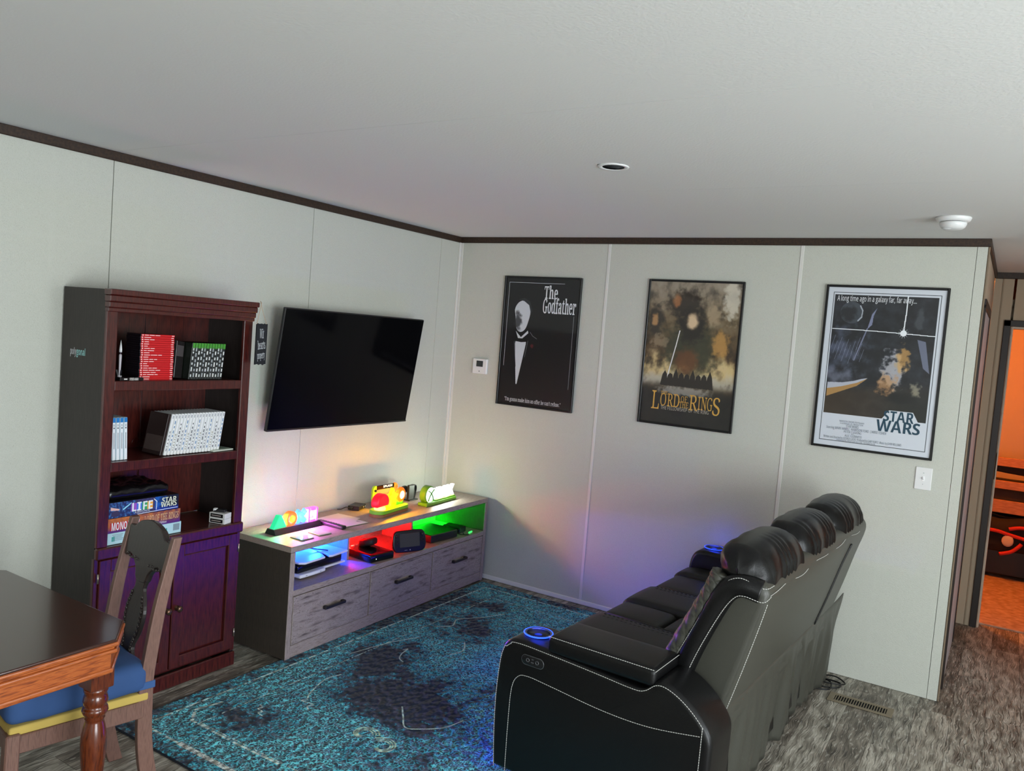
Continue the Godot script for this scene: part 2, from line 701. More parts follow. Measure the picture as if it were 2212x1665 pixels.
	for i in cz.size() - 1:
		b = mb()
		var a: float = cz[i] + (0.0012 if i == 6 else 0.0004)
		var e: float = cz[i + 1] - (0.0012 if i == 5 else 0.0004)
		if i == 5:
			# a square hole for the recessed lamp
			var lz := 1.934
			var lx := 2.118
			b.box(Vector3(3.1, H + 0.01, (a + lz - 0.05) / 2), Vector3(6.5, 0.02, lz - 0.05 - a))
			b.box(Vector3(3.1, H + 0.01, (e + lz + 0.05) / 2), Vector3(6.5, 0.02, e - lz - 0.05))
			b.box(Vector3((lx - 0.05 - 0.15) / 2, H + 0.01, lz), Vector3(lx - 0.05 + 0.15, 0.02, 0.1))
			b.box(Vector3((lx + 0.05 + 6.35) / 2, H + 0.01, lz), Vector3(6.35 - lx - 0.05, 0.02, 0.1))
		else:
			b.box(Vector3(3.1, H + 0.01, (a + e) / 2), Vector3(6.5, 0.02, e - a))
		obj("panel", b, M.ceil, ce)
	# crown strips and the low white strip at the foot of the far wall
	b = mb()
	b.box(Vector3(0.006, H - 0.021, 3.75), Vector3(0.012, 0.042, 7.5), 0.003)
	struct("trim_1", b, M.trim)
	b = mb()
	b.box(Vector3(1.673, H - 0.021, 0.006), Vector3(3.346, 0.042, 0.012), 0.003)
	struct("trim_2", b, M.trim)
	b = mb()
	b.box(Vector3(3.34, H - 0.021, -0.8), Vector3(0.012, 0.042, 1.6), 0.003)
	struct("trim_3", b, M.trim)
	b = mb()
	b.box(Vector3(3.87, H - 0.021, -1.594), Vector3(1.06, 0.042, 0.012), 0.003)
	struct("trim_4", b, M.trim)
	b = mb()
	b.box(Vector3(1.3, 0.016, 0.006), Vector3(2.6, 0.032, 0.012), 0.004)
	struct("baseboard_far", b, M.white)
	# floor of loose-laid planks
	b = mb()
	b.box(Vector3(3.1, -0.06, 1.6), Vector3(6.5, 0.1, 12.2))
	var fl := struct("floor", b, M.plank[1])
	var rng := RandomNumberGenerator.new()
	rng.seed = 12
	var meshes := []
	for k in 6:
		b = mb()
		plank_shape(b, 0.1512, 1.218, rng.randf() * 0.5, rng.randf() * 0.3)
		meshes.append(b.done())
	for col in 31:
		var x := 0.076 + 0.152 * col - 0.0 + (2.8 - 0.152 * 18)
		var z := -4.3 + rng.randf() * 1.2
		if col == 20:
			z = 0.757 - 1.22 * 4
		while z < 5.2:
			var mid := z + 0.61
			var seen := true
			if x > 0.62 and x < 2.3 and z > 0.12 and z + 1.22 < 2.8:
				seen = false
			if x < 3.2 and z + 1.22 < 0.0:
				seen = false
			if x > 4.5 or x < 0.0:
				seen = false
			if seen:
				var o := obj("plank", meshes[rng.randi() % 6], M.plank[rng.randi() % 3], fl)
				o.position = Vector3(x, -0.002, mid)
				if rng.randf() < 0.5:
					o.rotation.y = PI
			z += 1.22
	rug()

func plank_shape(b: Mb, w: float, l: float, u0: float, v0: float):
	b.box(Vector3(0, -0.004, 0), Vector3(w, 0.008, l), 0.0)
	var y := 0.0006
	var e := 0.0009
	var p := PackedVector3Array([Vector3(-w / 2 + e, y, -l / 2 + e), Vector3(w / 2 - e, y, -l / 2 + e), Vector3(w / 2 - e, y, l / 2 - e), Vector3(-w / 2 + e, y, l / 2 - e), Vector3(-w / 2, 0, -l / 2), Vector3(w / 2, 0, -l / 2), Vector3(w / 2, 0, l / 2), Vector3(-w / 2, 0, l / 2)])
	var uv := PackedVector2Array()
	for q in p:
		uv.append(Vector2(u0 + (q.x / w + 0.5) * 0.5, v0 + (q.z / l + 0.5) * 0.7))
	b.shape(p, PackedInt32Array([0, 2, 1, 0, 3, 2, 4, 1, 5, 4, 0, 1, 5, 2, 6, 5, 1, 2, 6, 3, 7, 6, 2, 3, 7, 0, 4, 7, 3, 0]), false, uv, Vector3.UP * -1.0)

func rug():
	var w := 1024
	var h := 1360
	var im := Image.create(w, h, false, Image.FORMAT_RGB8)
	var na := noise(0.011, 3, 71)
	var nb := noise(0.035, 3, 72)
	var nf := noise(0.085, 2, 73)
	var ng := noise(0.17, 1, 74)
	var sx := w / 2.075
	var sz := h / 2.755
	# worn dark places: x, z, radius x, radius z, depth
	var blobs := [[0.36, 2.36, 0.19, 0.14, 0.9], [0.62, 1.72, 0.3, 0.24, 1.0], [0.8, 1.85, 0.25, 0.16, 0.8], [0.33, 1.43, 0.17, 0.2, 1.1], [0.45, 0.8, 0.2, 0.2, 0.9], [0.3, 0.4, 0.2, 0.14, 0.8], [1.0, 1.45, 0.25, 0.25, 0.5], [0.1, 0.7, 0.1, 0.3, 0.6], [1.15, 2.25, 0.25, 0.15, 0.6], [1.1, 1.9, 0.2, 0.2, 0.5], [1.5, 1.2, 0.4, 0.4, 0.5]]
	var navy := rgb(10, 26, 46)
	var teal := rgb(56, 168, 188)
	var aqua := rgb(120, 230, 238)
	var pale := rgb(196, 234, 234)
	for y in h:
		var z := y / sz
		for x in w:
			var px := x / sx
			var d := 0.0
			for k in blobs:
				var q: float = ((px - k[0]) / k[2]) ** 2 + ((z - k[1]) / k[3]) ** 2
				if q < 2.2:
					d += k[4] * (1.0 - q / 2.2)
			var wob := nb.get_noise_2d(x, y * 1.3)
			var m := 1.06 + 0.6 * na.get_noise_2d(x, y) + 0.5 * wob - d * 0.95
			if z < 1.3:
				m -= 0.12
			var edge := minf(minf(px, 2.075 - px), minf(z, 2.755 - z))
			if edge < 0.075:
				m -= 0.55
			m = clampf(m, 0.0, 1.0)
			var c := navy.lerp(teal, smoothstep(0.05, 0.5, m)).lerp(aqua, smoothstep(0.5, 1.0, m) * 0.75)
			# the cut pile: thin curls, light on dark and dark on light
			var f := absf(nf.get_noise_2d(x, y)) * 2.0 + absf(ng.get_noise_2d(x, y)) * 0.35
			if f < 0.2:
				c = c.lerp(pale, (0.2 - f) * 3.0 * (0.12 + m))
			elif f > 0.42:
				c = c.lerp(navy, clampf((f - 0.42) * 2.4, 0.0, 0.8))
			im.set_pixel(x, y, c)
	var cream := rgb(196, 216, 206)
	var patch := noise(0.012, 3, 80)
	var fleck := noise(0.11, 3, 81)
	var u := func(p: Array) -> Array:
		var o := []
		for q in p:
			o.append([q[0] / 2.075, q[1] / 2.755])
		return o
	# border lines
	for e in [[0.085, 2.5, 0.05], [0.245, 1.6, 0.02]]:
		var a: float = e[0]
		line_px(im, u.call([[a, a], [a, 2.755 - a], [2.075 - a, 2.755 - a], [2.075 - a, a], [a, a]]), e[1], cream, fleck, e[2])
	line_px(im, u.call([[0.33, 2.668], [0.8, 2.668], [1.3, 2.668]]), 6.0, rgb(200, 208, 200), noise(0.2, 1, 4), -0.05)
	for k in 5:
		line_px(im, u.call([[0.34, 2.655 + 0.0065 * k], [1.3, 2.655 + 0.0065 * k]]), 0.8, navy, fleck, 0.1)
	line_px(im, u.call([[0.16, 2.32], [0.13, 2.45], [0.2, 2.52], [0.5, 2.525], [0.75, 2.52]]), 3.0, cream, fleck, 0.02)
	for l in [[[0.345, 1.767], [0.329, 1.861], [0.382, 2.009], [0.42, 2.066], [0.41, 2.09], [0.478, 2.081], [0.47, 2.11], [0.5, 2.133]], [[0.374, 1.318], [0.384, 1.291], [0.40, 1.36], [0.431, 1.417], [0.476, 1.44]], [[0.29, 0.923], [0.352, 0.843], [0.33, 0.78], [0.314, 0.72], [0.4, 0.6], [0.476, 0.447]], [[0.796, 1.83], [0.86, 1.9], [0.932, 1.971], [1.0, 1.93], [1.063, 1.857], [1.088, 1.751]], [[0.302, 2.237], [0.33, 2.25], [0.325, 2.27], [0.36, 2.275], [0.355, 2.295], [0.394, 2.302]], [[0.2, 1.55], [0.25, 1.3], [0.32, 1.12]], [[0.56, 1.0], [0.62, 1.1], [0.6, 1.2]]]:
		var pp := []
		for q in l:
			pp.append(Vector2(q[0], q[1]))
		var cc := []
		for q in curve(pp, 6):
			cc.append([q.x, q.y])
		line_px(im, u.call(cc), 1.6, cream)
	# two cream scrolls
	for s in [[0.83, 2.13, 0.035, 1.0], [0.96, 2.16, 0.04, -1.0]]:
		for k in 3:
			var sp := []
			for i in 22:
				var an := 1.2 + i * 0.22
				sp.append([s[0] + cos(an) * s[3] * (s[2] + k * 0.012) * (0.5 + i / 30.0), s[1] + sin(an) * (s[2] + k * 0.012) * (0.5 + i / 30.0)])
			line_px(im, u.call(sp), 1.6, rgb(188, 214, 188))
	var m := pic(im, 0.95)
	m.rim_enabled = true
	m.rim = 0.3
	m.normal_enabled = true
	m.normal_texture = noise_tex(noise(0.2, 2, 33), 256, [], 6.0)
	m.normal_scale = 0.5
	var b := mb()
	b.box(Vector3(0, 0.004, 0), Vector3(2.075, 0.007, 2.755), 0.002)
	var r := obj("area_rug", b, mat(rgb(12, 20, 34), 0.95))
	r.position = Vector3(0.475 + 2.075 / 2, 0.0008, 0.1 + 2.755 / 2)
	tag(r, "large teal and navy distressed oriental rug between media stand and sofa", "rug")
	b = mb()
	b.face(Vector3(-1.032, 0.0082, -1.372), Vector3(1.032, 0.0082, -1.372), Vector3(1.032, 0.0082, 1.372), Vector3(-1.032, 0.0082, 1.372))
	obj("pile", b, m, r)

func hall():
	var beige := mat(rgb(176, 160, 138), 0.8)
	var frame := mat(rgb(30, 20, 15), 0.45)
	# left side of the hallway, with a closed door set flush
	var b := mb()
	b.box(Vector3(3.284, H / 2, -0.86), Vector3(0.1, H, 1.52))
	struct("wall_hall_left", b, beige)
	b = mb()
	b.box(Vector3(3.334, 1.05, -0.68), Vector3(0.012, 2.1, 0.9), 0.002)
	var d := struct("door_1", b, mat(rgb(168, 166, 168), 0.5))
	b = mb()
	b.box(Vector3(3.336, 1.06, -0.215), Vector3(0.022, 2.12, 0.03), 0.002)
	b.box(Vector3(3.336, 2.125, -0.68), Vector3(0.022, 0.05, 0.96), 0.002)
	obj("door_frame", b, frame, d)
	b = mb()
	b.box(Vector3(3.336, 1.06, -1.145), Vector3(0.02, 2.12, 0.025), 0.002)
	obj("door_frame", b, frame, d)
	# end of the hallway with the doorway into the orange-lit bedroom
	b = mb()
	b.box(Vector3(3.4, H / 2, -1.65), Vector3(0.13, H, 0.1))
	b.box(Vector3(4.4, H / 2, -1.65), Vector3(0.28, H, 0.1))
	b.box(Vector3(3.9, (2.08 + H) / 2, -1.65), Vector3(0.9, H - 2.08, 0.1))
	var he := struct("wall_hall_end", b, beige)
	b = mb()
	b.box(Vector3(3.387, (H - 0.04) / 2, -1.597), Vector3(0.008, H - 0.04, 0.005), 0.001)
	obj("batten", b, mat(rgb(150, 134, 112), 0.7), he)
	b = mb()
	b.box(Vector3(4.45, H / 2, -0.85), Vector3(0.1, H, 1.7))
	struct("wall_hall_right", b, beige)
	b = mb()
	b.box(Vector3(3.437, 1.06, -1.592), Vector3(0.042, 2.12, 0.016), 0.003)
	b.box(Vector3(3.86, 2.1, -1.592), Vector3(0.888, 0.042, 0.016), 0.003)
	b.box(Vector3(4.283, 1.06, -1.592), Vector3(0.042, 2.12, 0.016), 0.003)
	var dw := struct("door_2", b, frame)
	b = mb()
	b.box(Vector3(3.465, 1.035, -1.65), Vector3(0.016, 2.07, 0.1), 0.002)
	b.box(Vector3(3.86, 2.073, -1.65), Vector3(0.79, 0.016, 0.1), 0.002)
	b.box(Vector3(4.255, 1.035, -1.65), Vector3(0.016, 2.07, 0.1), 0.002)
	obj("door_jamb", b, mat(rgb(196, 178, 158), 0.5), dw)
	# the bedroom
	var pan := mat(rgb(214, 200, 184), 0.7)
	b = mb()
	b.box(Vector3(3.9, H / 2, -4.25), Vector3(3.0, H, 0.1))
	var bw := struct("wall_bedroom", b, M.groove)
	for i in 4:
		b = mb()
		b.box(Vector3(2.8 + 0.62 * i, H / 2, -4.194), Vector3(0.614, H, 0.012), 0.001)
		obj("panel", b, pan, bw)
	b = mb()
	b.box(Vector3(2.75, H / 2, -2.95), Vector3(0.1, H, 2.6))
	struct("wall_bedroom_left", b, pan)
	b = mb()
	b.box(Vector3(5.0, H / 2, -2.95), Vector3(0.1, H, 2.6))
	struct("wall_bedroom_right", b, pan)
	b = mb()
	b.box(Vector3(3.88, 0.004, -2.95), Vector3(2.2, 0.016, 2.5), 0.004)
	var ca := obj("bedroom_carpet", b, tri(mat(rgb(196, 170, 150), 0.95), Vector3.ONE))
	ca.material_override.albedo_texture = noise_tex(noise(0.05, 4, 90), 256, [[0.0, rgb(180, 170, 160)], [1.0, Color.WHITE]])
	tag(ca, "orange-lit bedroom carpet beyond the doorway at end of hallway", "carpet")
	# bunk bed across the room
	var t := thing("bunk_bed", "wooden bunk bed with slatted guard rail in the orange-lit bedroom", "bed", Vector3(3.9, 0.012, -3.3))
	var bw2 := wood([[0.0, rgb(150, 100, 60)], [1.0, rgb(190, 140, 92)]], Vector3(2, 12, 12), 0.5, 31)
	for y in [[1.0, 0.075], [0.805, 0.07], [0.62, 0.11]]:
		b = mb()
		b.box(Vector3(0, y[0], 0.08), Vector3(1.9, y[1], 0.025), 0.004)
		obj("rail", b, bw2, t)
	for x in [-0.93, 0.93]:
		for z in [0.08, -0.82]:
			b = mb()
			b.box(Vector3(x, 0.55, z), Vector3(0.06, 1.1, 0.05), 0.004)
			obj("post", b, bw2, t)
	b = mb()
	b.box(Vector3(0, 0.16, -0.37), Vector3(1.84, 0.26, 0.86), 0.01)
	obj("base", b, M.black, t)
	b = mb()
	b.at(Vector3(0, 0.7, -0.38)).soft(Vector3(1.8, 0.14, 0.84), 0.05, 8)
	obj("mattress", b, mat(rgb(60, 50, 46), 0.9), t)
	b = mb()
	b.at(Vector3(0, 0.37, -0.36)).soft(Vector3(1.82, 0.16, 0.84), 0.06, 8)
	obj("mattress", b, mat(rgb(40, 34, 32), 0.9), t)
	b = mb()
	b.at(Vector3(3.86, 0.96, -3.5)).soft(Vector3(1.7, 0.09, 0.5), 0.04, 10, func(p): return p + Vector3(0, 0.012 * sin(p.x * 9.0), 0))
	tag(obj("blanket", b, mat(rgb(36, 33, 34), 0.95)), "dark folded blanket on the top bunk behind the guard rail", "blanket")
	b = mb()
	b.at(Vector3(3.86, 0.4, -3.54)).soft(Vector3(1.78, 0.3, 0.8), 0.09, 26, func(p): return p + Vector3(0, 0.025 * sin(p.x * 11.0 + p.z * 7.0), 0.03 * sin(p.x * 8.0)) * (1.0 if p.y > -0.1 else 0.3))
	var co := obj("comforter", b, mat(rgb(34, 28, 28), 0.95))
	tag(co, "rumpled black comforter with red and cream stripes on lower bunk", "comforter")
	for s in [[[3.3, 0.44], [3.5, 0.435], [3.62, 0.41], [3.78, 0.39], [3.9, 0.42]], [[3.6, 0.46], [3.7, 0.485], [3.85, 0.47], [4.0, 0.46]], [[3.55, 0.24], [3.63, 0.27], [3.68, 0.32], [3.7, 0.35]]]:
		b = mb()
		var pts := []
		for q in s:
			pts.append(Vector3(q[0], q[1], -3.118 + 0.03 * sin((q[0] - 3.86) * 8.0)))
		b.tube(curve(pts, 5), 0.016, 6)
		obj("stripe", b, mat(rgb(200, 50, 40), 0.9), co)
	b = mb()
	b.at(Vector3(3.6, 0.36, -3.14)).ball(Vector3.ZERO, Vector3(0.045, 0.05, 0.012))
	obj("cream_patch", b, mat(rgb(210, 190, 170), 0.9), co)
	t = thing("bedroom_lamp", "small orange globe lamp on the bedroom ceiling, mostly out of view", "lamp", Vector3(3.02, H - 0.16, -2.25))
	b = mb()
	b.ball(Vector3.ZERO, Vector3.ONE * 0.09)
	obj("globe", b, glow(rgb(255, 120, 30), 3.0), t)
	b = mb()
	b.box(Vector3(0, 0.12, 0), Vector3(0.1, 0.08, 0.1), 0.01)
	obj("base", b, M.white, t)
	bulb(t, Vector3.ZERO, rgb(255, 128, 30), 2.2, 0.08)

func bookcase():
	M.mahog = wood([[0.0, rgb(44, 12, 10)], [0.45, rgb(70, 22, 17)], [0.8, rgb(84, 30, 22)], [1.0, rgb(60, 18, 14)]], Vector3(14, 1.6, 14), 0.3, 7)
	M.mahog.clearcoat_enabled = true
	M.mahog.clearcoat = 0.5
	M.mahog.clearcoat_roughness = 0.25
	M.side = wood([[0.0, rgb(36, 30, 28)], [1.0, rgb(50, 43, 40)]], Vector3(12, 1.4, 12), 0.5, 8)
	var t := thing("bookcase", "tall mahogany bookcase with open shelves above two panelled doors", "bookcase", Vector3(0.012, 0, 2.497))
	# local: x out from the wall, z along it (half width 0.375)
	var b := mb()
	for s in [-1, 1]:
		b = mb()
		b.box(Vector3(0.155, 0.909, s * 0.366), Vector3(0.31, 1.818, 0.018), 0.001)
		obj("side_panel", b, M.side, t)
		b = mb()
		b.box(Vector3(0.314, 1.23, s * 0.349), Vector3(0.019, 1.0, 0.05), 0.003)
		obj("stile", b, M.mahog, t)
	b = mb()
	b.box(Vector3(0.008, 1.26, 0.185), Vector3(0.008, 1.05, 0.355), 0.001)
	b.box(Vector3(0.008, 1.26, -0.185), Vector3(0.008, 1.05, 0.355), 0.001)
	# cable hole, a dark recessed ring
	b.at(Vector3(0.012, 1.112, 0.013), Vector3(0, 0, -PI / 2)).lathe([[0.0001, 0.0], [0.022, 0.0], [0.024, 0.002], [0.022, 0.003], [0.019, 0.001], [0.0001, 0.001]], 20)
	b.at(Vector3.ZERO)
	b.box(Vector3(0.004, 1.26, 0.0), Vector3(0.004, 1.05, 0.02))
	obj("back_panel", b, M.mahog, t)
	# cornice in three steps
	b = mb()
	b.box(Vector3(0.332, 1.808, 0), Vector3(0.052, 0.024, 0.762), 0.003)
	b.box(Vector3(0.328, 1.782, 0), Vector3(0.044, 0.028, 0.757), 0.004)
	b.box(Vector3(0.324, 1.756, 0), Vector3(0.036, 0.026, 0.753), 0.004)
	b.box(Vector3(0.32, 1.735, 0), Vector3(0.028, 0.018, 0.75), 0.003)
	b.box(Vector3(0.155, 1.8, 0), Vector3(0.305, 0.03, 0.712), 0.001)
	obj("cornice", b, M.mahog, t)
	for y in [1.416, 1.07]:
		b = mb()
		b.box(Vector3(0.164, y, 0), Vector3(0.318, 0.042, 0.652 if true else 0.0), 0.003)
		obj("shelf", b, M.mahog, t)
	b = mb()
	b.box(Vector3(0.3235, 0.706, 0), Vector3(0.026, 0.05, 0.756), 0.006)
	b.box(Vector3(0.155, 0.706, 0), Vector3(0.312, 0.048, 0.713), 0.002)
	obj("ledge", b, M.mahog, t)
	b = mb()
	b.box(Vector3(0.305, 0.38, 0.366), Vector3(0.02, 0.61, 0.02), 0.002)
	b.box(Vector3(0.305, 0.38, -0.366), Vector3(0.02, 0.61, 0.02), 0.002)
	b.box(Vector3(0.3185, 0.035, 0), Vector3(0.016, 0.07, 0.752), 0.004)
	b.box(Vector3(0.15, 0.078, 0), Vector3(0.3, 0.016, 0.712), 0.004)
	b.box(Vector3(0.12, 0.38, 0), Vector3(0.02, 0.6, 0.7))
	obj("base", b, M.mahog, t)
	for s in [-1, 1]:
		b = mb()
		var cz: float = s * 0.1795
		var w := 0.353
		var y0 := 0.088
		var y1 := 0.676
		for q in [-1, 1]:
			b.box(Vector3(0.315, (y0 + y1) / 2, cz + q * (w / 2 - 0.026)), Vector3(0.02, y1 - y0, 0.052), 0.003)
		b.box(Vector3(0.315, y1 - 0.027, cz), Vector3(0.02, 0.054, w - 0.1), 0.003)
		b.box(Vector3(0.315, y0 + 0.027, cz), Vector3(0.02, 0.054, w - 0.1), 0.003)
		var d := obj("door", b, M.mahog, t)
		b = mb()
		# raised field with sloping edges
		var a := v2([[-w / 2 + 0.05, y0 + 0.052], [w / 2 - 0.05, y0 + 0.052], [w / 2 - 0.05, y1 - 0.052], [-w / 2 + 0.05, y1 - 0.052]])
		b.xf = Transform3D(Basis(Vector3.UP, PI / 2), Vector3(0.3, 0, cz))
		b.prism(a, 0.0, 0.012, 0.01, false, 2)
		obj("door_panel", b, M.mahog, d)
		b = mb()
		b.at(Vector3(0.325, 0.378, s * 0.028), Vector3(0, 0, -PI / 2)).lathe([[0.0001, 0.0], [0.012, 0.0], [0.013, 0.003], [0.006, 0.006], [0.006, 0.014], [0.014, 0.02], [0.015, 0.026], [0.009, 0.031], [0.0001, 0.032]], 16)
		obj("knob", b, mat(rgb(110, 84, 66), 0.25, 0.8), d)
		for y in [0.6, 0.17]:
			b = mb()
			b.at(Vector3(0.326, y, s * 0.362)).lathe([[0.0001, -0.02], [0.004, -0.02], [0.004, 0.02], [0.0001, 0.02]], 8)
			obj("hinge", b, mat(rgb(190, 180, 160), 0.35, 0.9), d)
	# magnet lettering on the side panel
	var s := thing("magnet_lettering", "small teal and white word stuck on the bookcase side panel", "sign", Vector3(0.13, 1.545, 2.8716))
	text(s, "poly", Vector3(-0.028, 0, 0.001), 0.03, mat(rgb(190, 190, 195), 0.5), Vector3.ZERO, 0.046, "Droid Sans", true)
	text(s, "gonal", Vector3(0.03, 0, 0.001), 0.03, mat(rgb(150, 205, 205), 0.5), Vector3.ZERO, 0.066, "Droid Sans", true)
	# little chalk sign on a cord hung over the cornice corner
	t = thing("chalk_sign", "small black wooden sign with white handwriting hung on bookcase corner", "sign", Vector3(0.398, 1.515, 2.122), 0.1)
	b = mb()
	var o := []
	for k in 9:
		o.append([-0.036 + 0.009 * k, 0.199 + 0.006 * absf(sin(k * 1.3))])
	for k in 9:
		o.append([0.036 - 0.009 * k, 0.002 + 0.006 * absf(sin(k * 1.1 + 1.0))])
	b.xf = Transform3D(Basis(Vector3.UP, PI / 2), Vector3.ZERO)
	b.prism(v2(o), -0.004, 0.004, 0.0015)
	obj("board", b, mat(rgb(22, 24, 28), 0.8), t)
	var chalk := mat(rgb(200, 206, 206), 0.9)
	text(t, "Wit", Vector3(0.0046, 0.155, 0.002), 0.045, chalk, Vector3(0, PI / 2, 0.0), 0.028, "Droid Serif")
	text(t, "hearts", Vector3(0.0046, 0.1, 0.0), 0.04, chalk, Vector3(0, PI / 2, 0.12), 0.05, "Droid Serif")
	text(t, "property", Vector3(0.0046, 0.05, 0.0), 0.032, chalk, Vector3(0, PI / 2, 0.12), 0.05, "Droid Serif")
	b = mb()
	b.tube([Vector3(-0.002, 0.198, 0.033), Vector3(-0.006, 0.305, 0.004), Vector3(-0.02, 0.312, -0.002), Vector3(-0.014, 0.27, -0.012), Vector3(-0.002, 0.2, -0.034)], 0.0012, 6)
	obj("cord", b, mat(rgb(190, 160, 130), 0.9), t)

const ORD := ["first", "second", "third", "fourth", "fifth", "sixth", "seventh", "eighth", "ninth", "tenth", "eleventh", "twelfth", "thirteenth", "fourteenth", "fifteenth", "sixteenth", "seventeenth", "eighteenth", "nineteenth", "twentieth", "twenty-first"]

# a disc case standing up: x is its depth (spine at +x), y its height, z its thickness
func case_proto(called: String, label: String, group: String, d: float, h: float, th: float, body: Material, spine: Material) -> Node3D:
	var t := thing(called, label, "game case", Vector3.ZERO, 0.0, group)
	var b := mb()
	b.box(Vector3(-d / 2 - 0.001, h / 2, 0), Vector3(d - 0.002, h, th), 0.0012)
	obj("case", b, body, t)
	b = mb()
	b.box(Vector3(-0.001, h / 2, 0), Vector3(0.002, h - 0.002, th - 0.0016), 0.0006)
	obj("spine", b, spine, t)
	return t

func marks(t: Node3D, s: int, d0: float, d1: float, h: float, m: Material, parts := 4):
	var rng := RandomNumberGenerator.new()
	rng.seed = s
	var b := mb()
	var y := d0
	while y < d1:
		var l := rng.randf_range(0.25, 0.7) * (d1 - d0) / parts
		b.box(Vector3(0.0004, minf(y + l / 2, d1), 0), Vector3(0.0006, l, h))
		y += l + rng.randf_range(0.2, 0.5) * (d1 - d0) / parts
	obj("spine_print", b, m, t).set_meta("kind", "stuff")

func game_shelf():
	var ink := mat(rgb(245, 215, 212), 0.5)
	var smoke := mat(rgb(26, 22, 28), 0.25)
	# upper shelf: 21 red cases lying flat, one on another
	var red := mat(rgb(205, 24, 30), 0.35)
	for k in 21:
		var y := 1.4376 + k * 0.0096
		var t := thing("red_game_case", "flat red game case, %s from the bottom of the red stack" % ORD[k], "game case", Vector3(0.3, y, 2.609 + 0.0012 * sin(k * 2.1)), 0.0, "red game cases stacked on upper shelf")
		var b := mb()
		b.box(Vector3(-0.053, 0.0046, 0), Vector3(0.104, 0.0092, 0.166), 0.0012)
		obj("case", b, smoke, t)
		b = mb()
		b.box(Vector3(-0.0004, 0.0046, 0), Vector3(0.0018, 0.0088, 0.162), 0.0006)
		obj("spine", b, red, t)
		var rng := RandomNumberGenerator.new()
		rng.seed = k + 3
		b = mb()
		b.box(Vector3(0.0006, 0.0046, 0.075), Vector3(0.0006, 0.005, 0.006))
		var z := 0.066
		var words := rng.randi_range(1, 3)
		for w in words:
			var l := rng.randf_range(0.014, 0.034)
			b.box(Vector3(0.0006, 0.0046, z - l / 2), Vector3(0.0006, 0.0028, l))
			z -= l + 0.004
		b.box(Vector3(0.0006, 0.0046, -0.072), Vector3(0.0006, 0.003, 0.012))
		obj("spine_print", b, ink, t).set_meta("kind", "stuff")
	# upper shelf: 12 black and green cases, leaning a little
	var green := mat(rgb(70, 150, 50), 0.4)
	var p := case_proto("green_topped_game_case", "", "black game cases with green tops", 0.135, 0.171, 0.0142, mat(rgb(24, 30, 24), 0.2), mat(rgb(34, 36, 36), 0.4))
	var b2 := mb()
	b2.box(Vector3(0.0003, 0.158, 0), Vector3(0.0008, 0.024, 0.0124))
	obj("green_band", b2, green, p)
	var protos := [p]
	for v in 3:
		var q: Node3D = p
		if v > 0:
			q = p.duplicate()
			q.name = numbered("green_topped_game_case")
			add_child(q)
			q.set_meta("group", "black game cases with green tops")
			protos.append(q)
	for v in 3:
		marks(protos[v], 50 + v, 0.012, 0.142, 0.006, mat([rgb(210, 216, 214), rgb(170, 176, 178), rgb(228, 230, 226)][v], 0.5))
	for k in 12:
		var src: Node3D = protos[k % 3]
		var q: Node3D = src if k < 3 else dup(src, "", Vector3.ZERO)
		q.position = Vector3(0.3, 1.4385, 2.437 - 0.0152 * k)
		q.rotation.x = -0.085
		q.set_meta("label", "upright black game case with green top, %s from the left in its row" % ORD[k])
	# its neighbour: a dark picture case leaning on the row
	var t := thing("picture_case", "dark steelbook case leaning beside the green-topped game row", "game case", Vector3(0.262, 1.443, 2.482))
	t.rotation = Vector3(-0.1, 0.5, 0)
	var b := mb()
	b.box(Vector3(0, 0.085, 0), Vector3(0.014, 0.17, 0.075), 0.0015)
	obj("case", b, mat(rgb(40, 36, 36), 0.25), t)
	b = mb()
	b.box(Vector3(0.0075, 0.125, 0), Vector3(0.001, 0.05, 0.06))
	obj("cover_print", b, mat(rgb(88, 82, 82), 0.4), t)
	# a flat case in front and the slim white-edged case standing at the left
	t = thing("flat_game_case", "black game case lying flat at left end of upper shelf", "game case", Vector3(0.322, 1.4372, 2.737))
	b = mb()
	b.box(Vector3(-0.066, 0.007, 0), Vector3(0.13, 0.0135, 0.108), 0.0012)
	obj("case", b, mat(rgb(22, 18, 20), 0.25), t)
	text(t, "SPIDER-MAN", Vector3(0.0004, 0.0068, -0.008), 0.011, mat(rgb(215, 212, 208), 0.5), Vector3(0, PI / 2, 0), 0.04, "Droid Sans", true)
	b = mb()
	b.box(Vector3(0.0001, 0.0068, 0.03), Vector3(0.0008, 0.005, 0.015))
	obj("spine_print", b, mat(rgb(215, 212, 208), 0.5), t)
	t = thing("white_rocket_figure", "thin white pointed figure standing at left end of upper shelf", "figurine", Vector3(0.29, 1.4512, 2.776))
	b = mb()
	b.lathe([[0.0001, 0.0], [0.009, 0.0], [0.009, 0.004], [0.004, 0.008], [0.005, 0.05], [0.006, 0.09], [0.0045, 0.097], [0.0001, 0.098]], 12)
	obj("body", b, mat(rgb(190, 185, 190), 0.4), t)
	b = mb()
	b.lathe([[0.0001, 0.105], [0.006, 0.105], [0.006, 0.115], [0.0045, 0.13], [0.0001, 0.158]], 12)
	obj("nose", b, M.white, t)
	b = mb()
	b.lathe([[0.0001, 0.096], [0.0035, 0.096], [0.0035, 0.106], [0.0001, 0.106]], 10)
	obj("collar", b, mat(rgb(60, 44, 60), 0.4), t)
	b = mb()
	for k in 3:
		b.bar(Vector3(0.004 * cos(k * 2.1), 0.0, 0.004 * sin(k * 2.1)), Vector3(0.012 * cos(k * 2.1), 0.03, 0.012 * sin(k * 2.1)), 0.002, 0.006)
	obj("fin", b, M.dark, t)
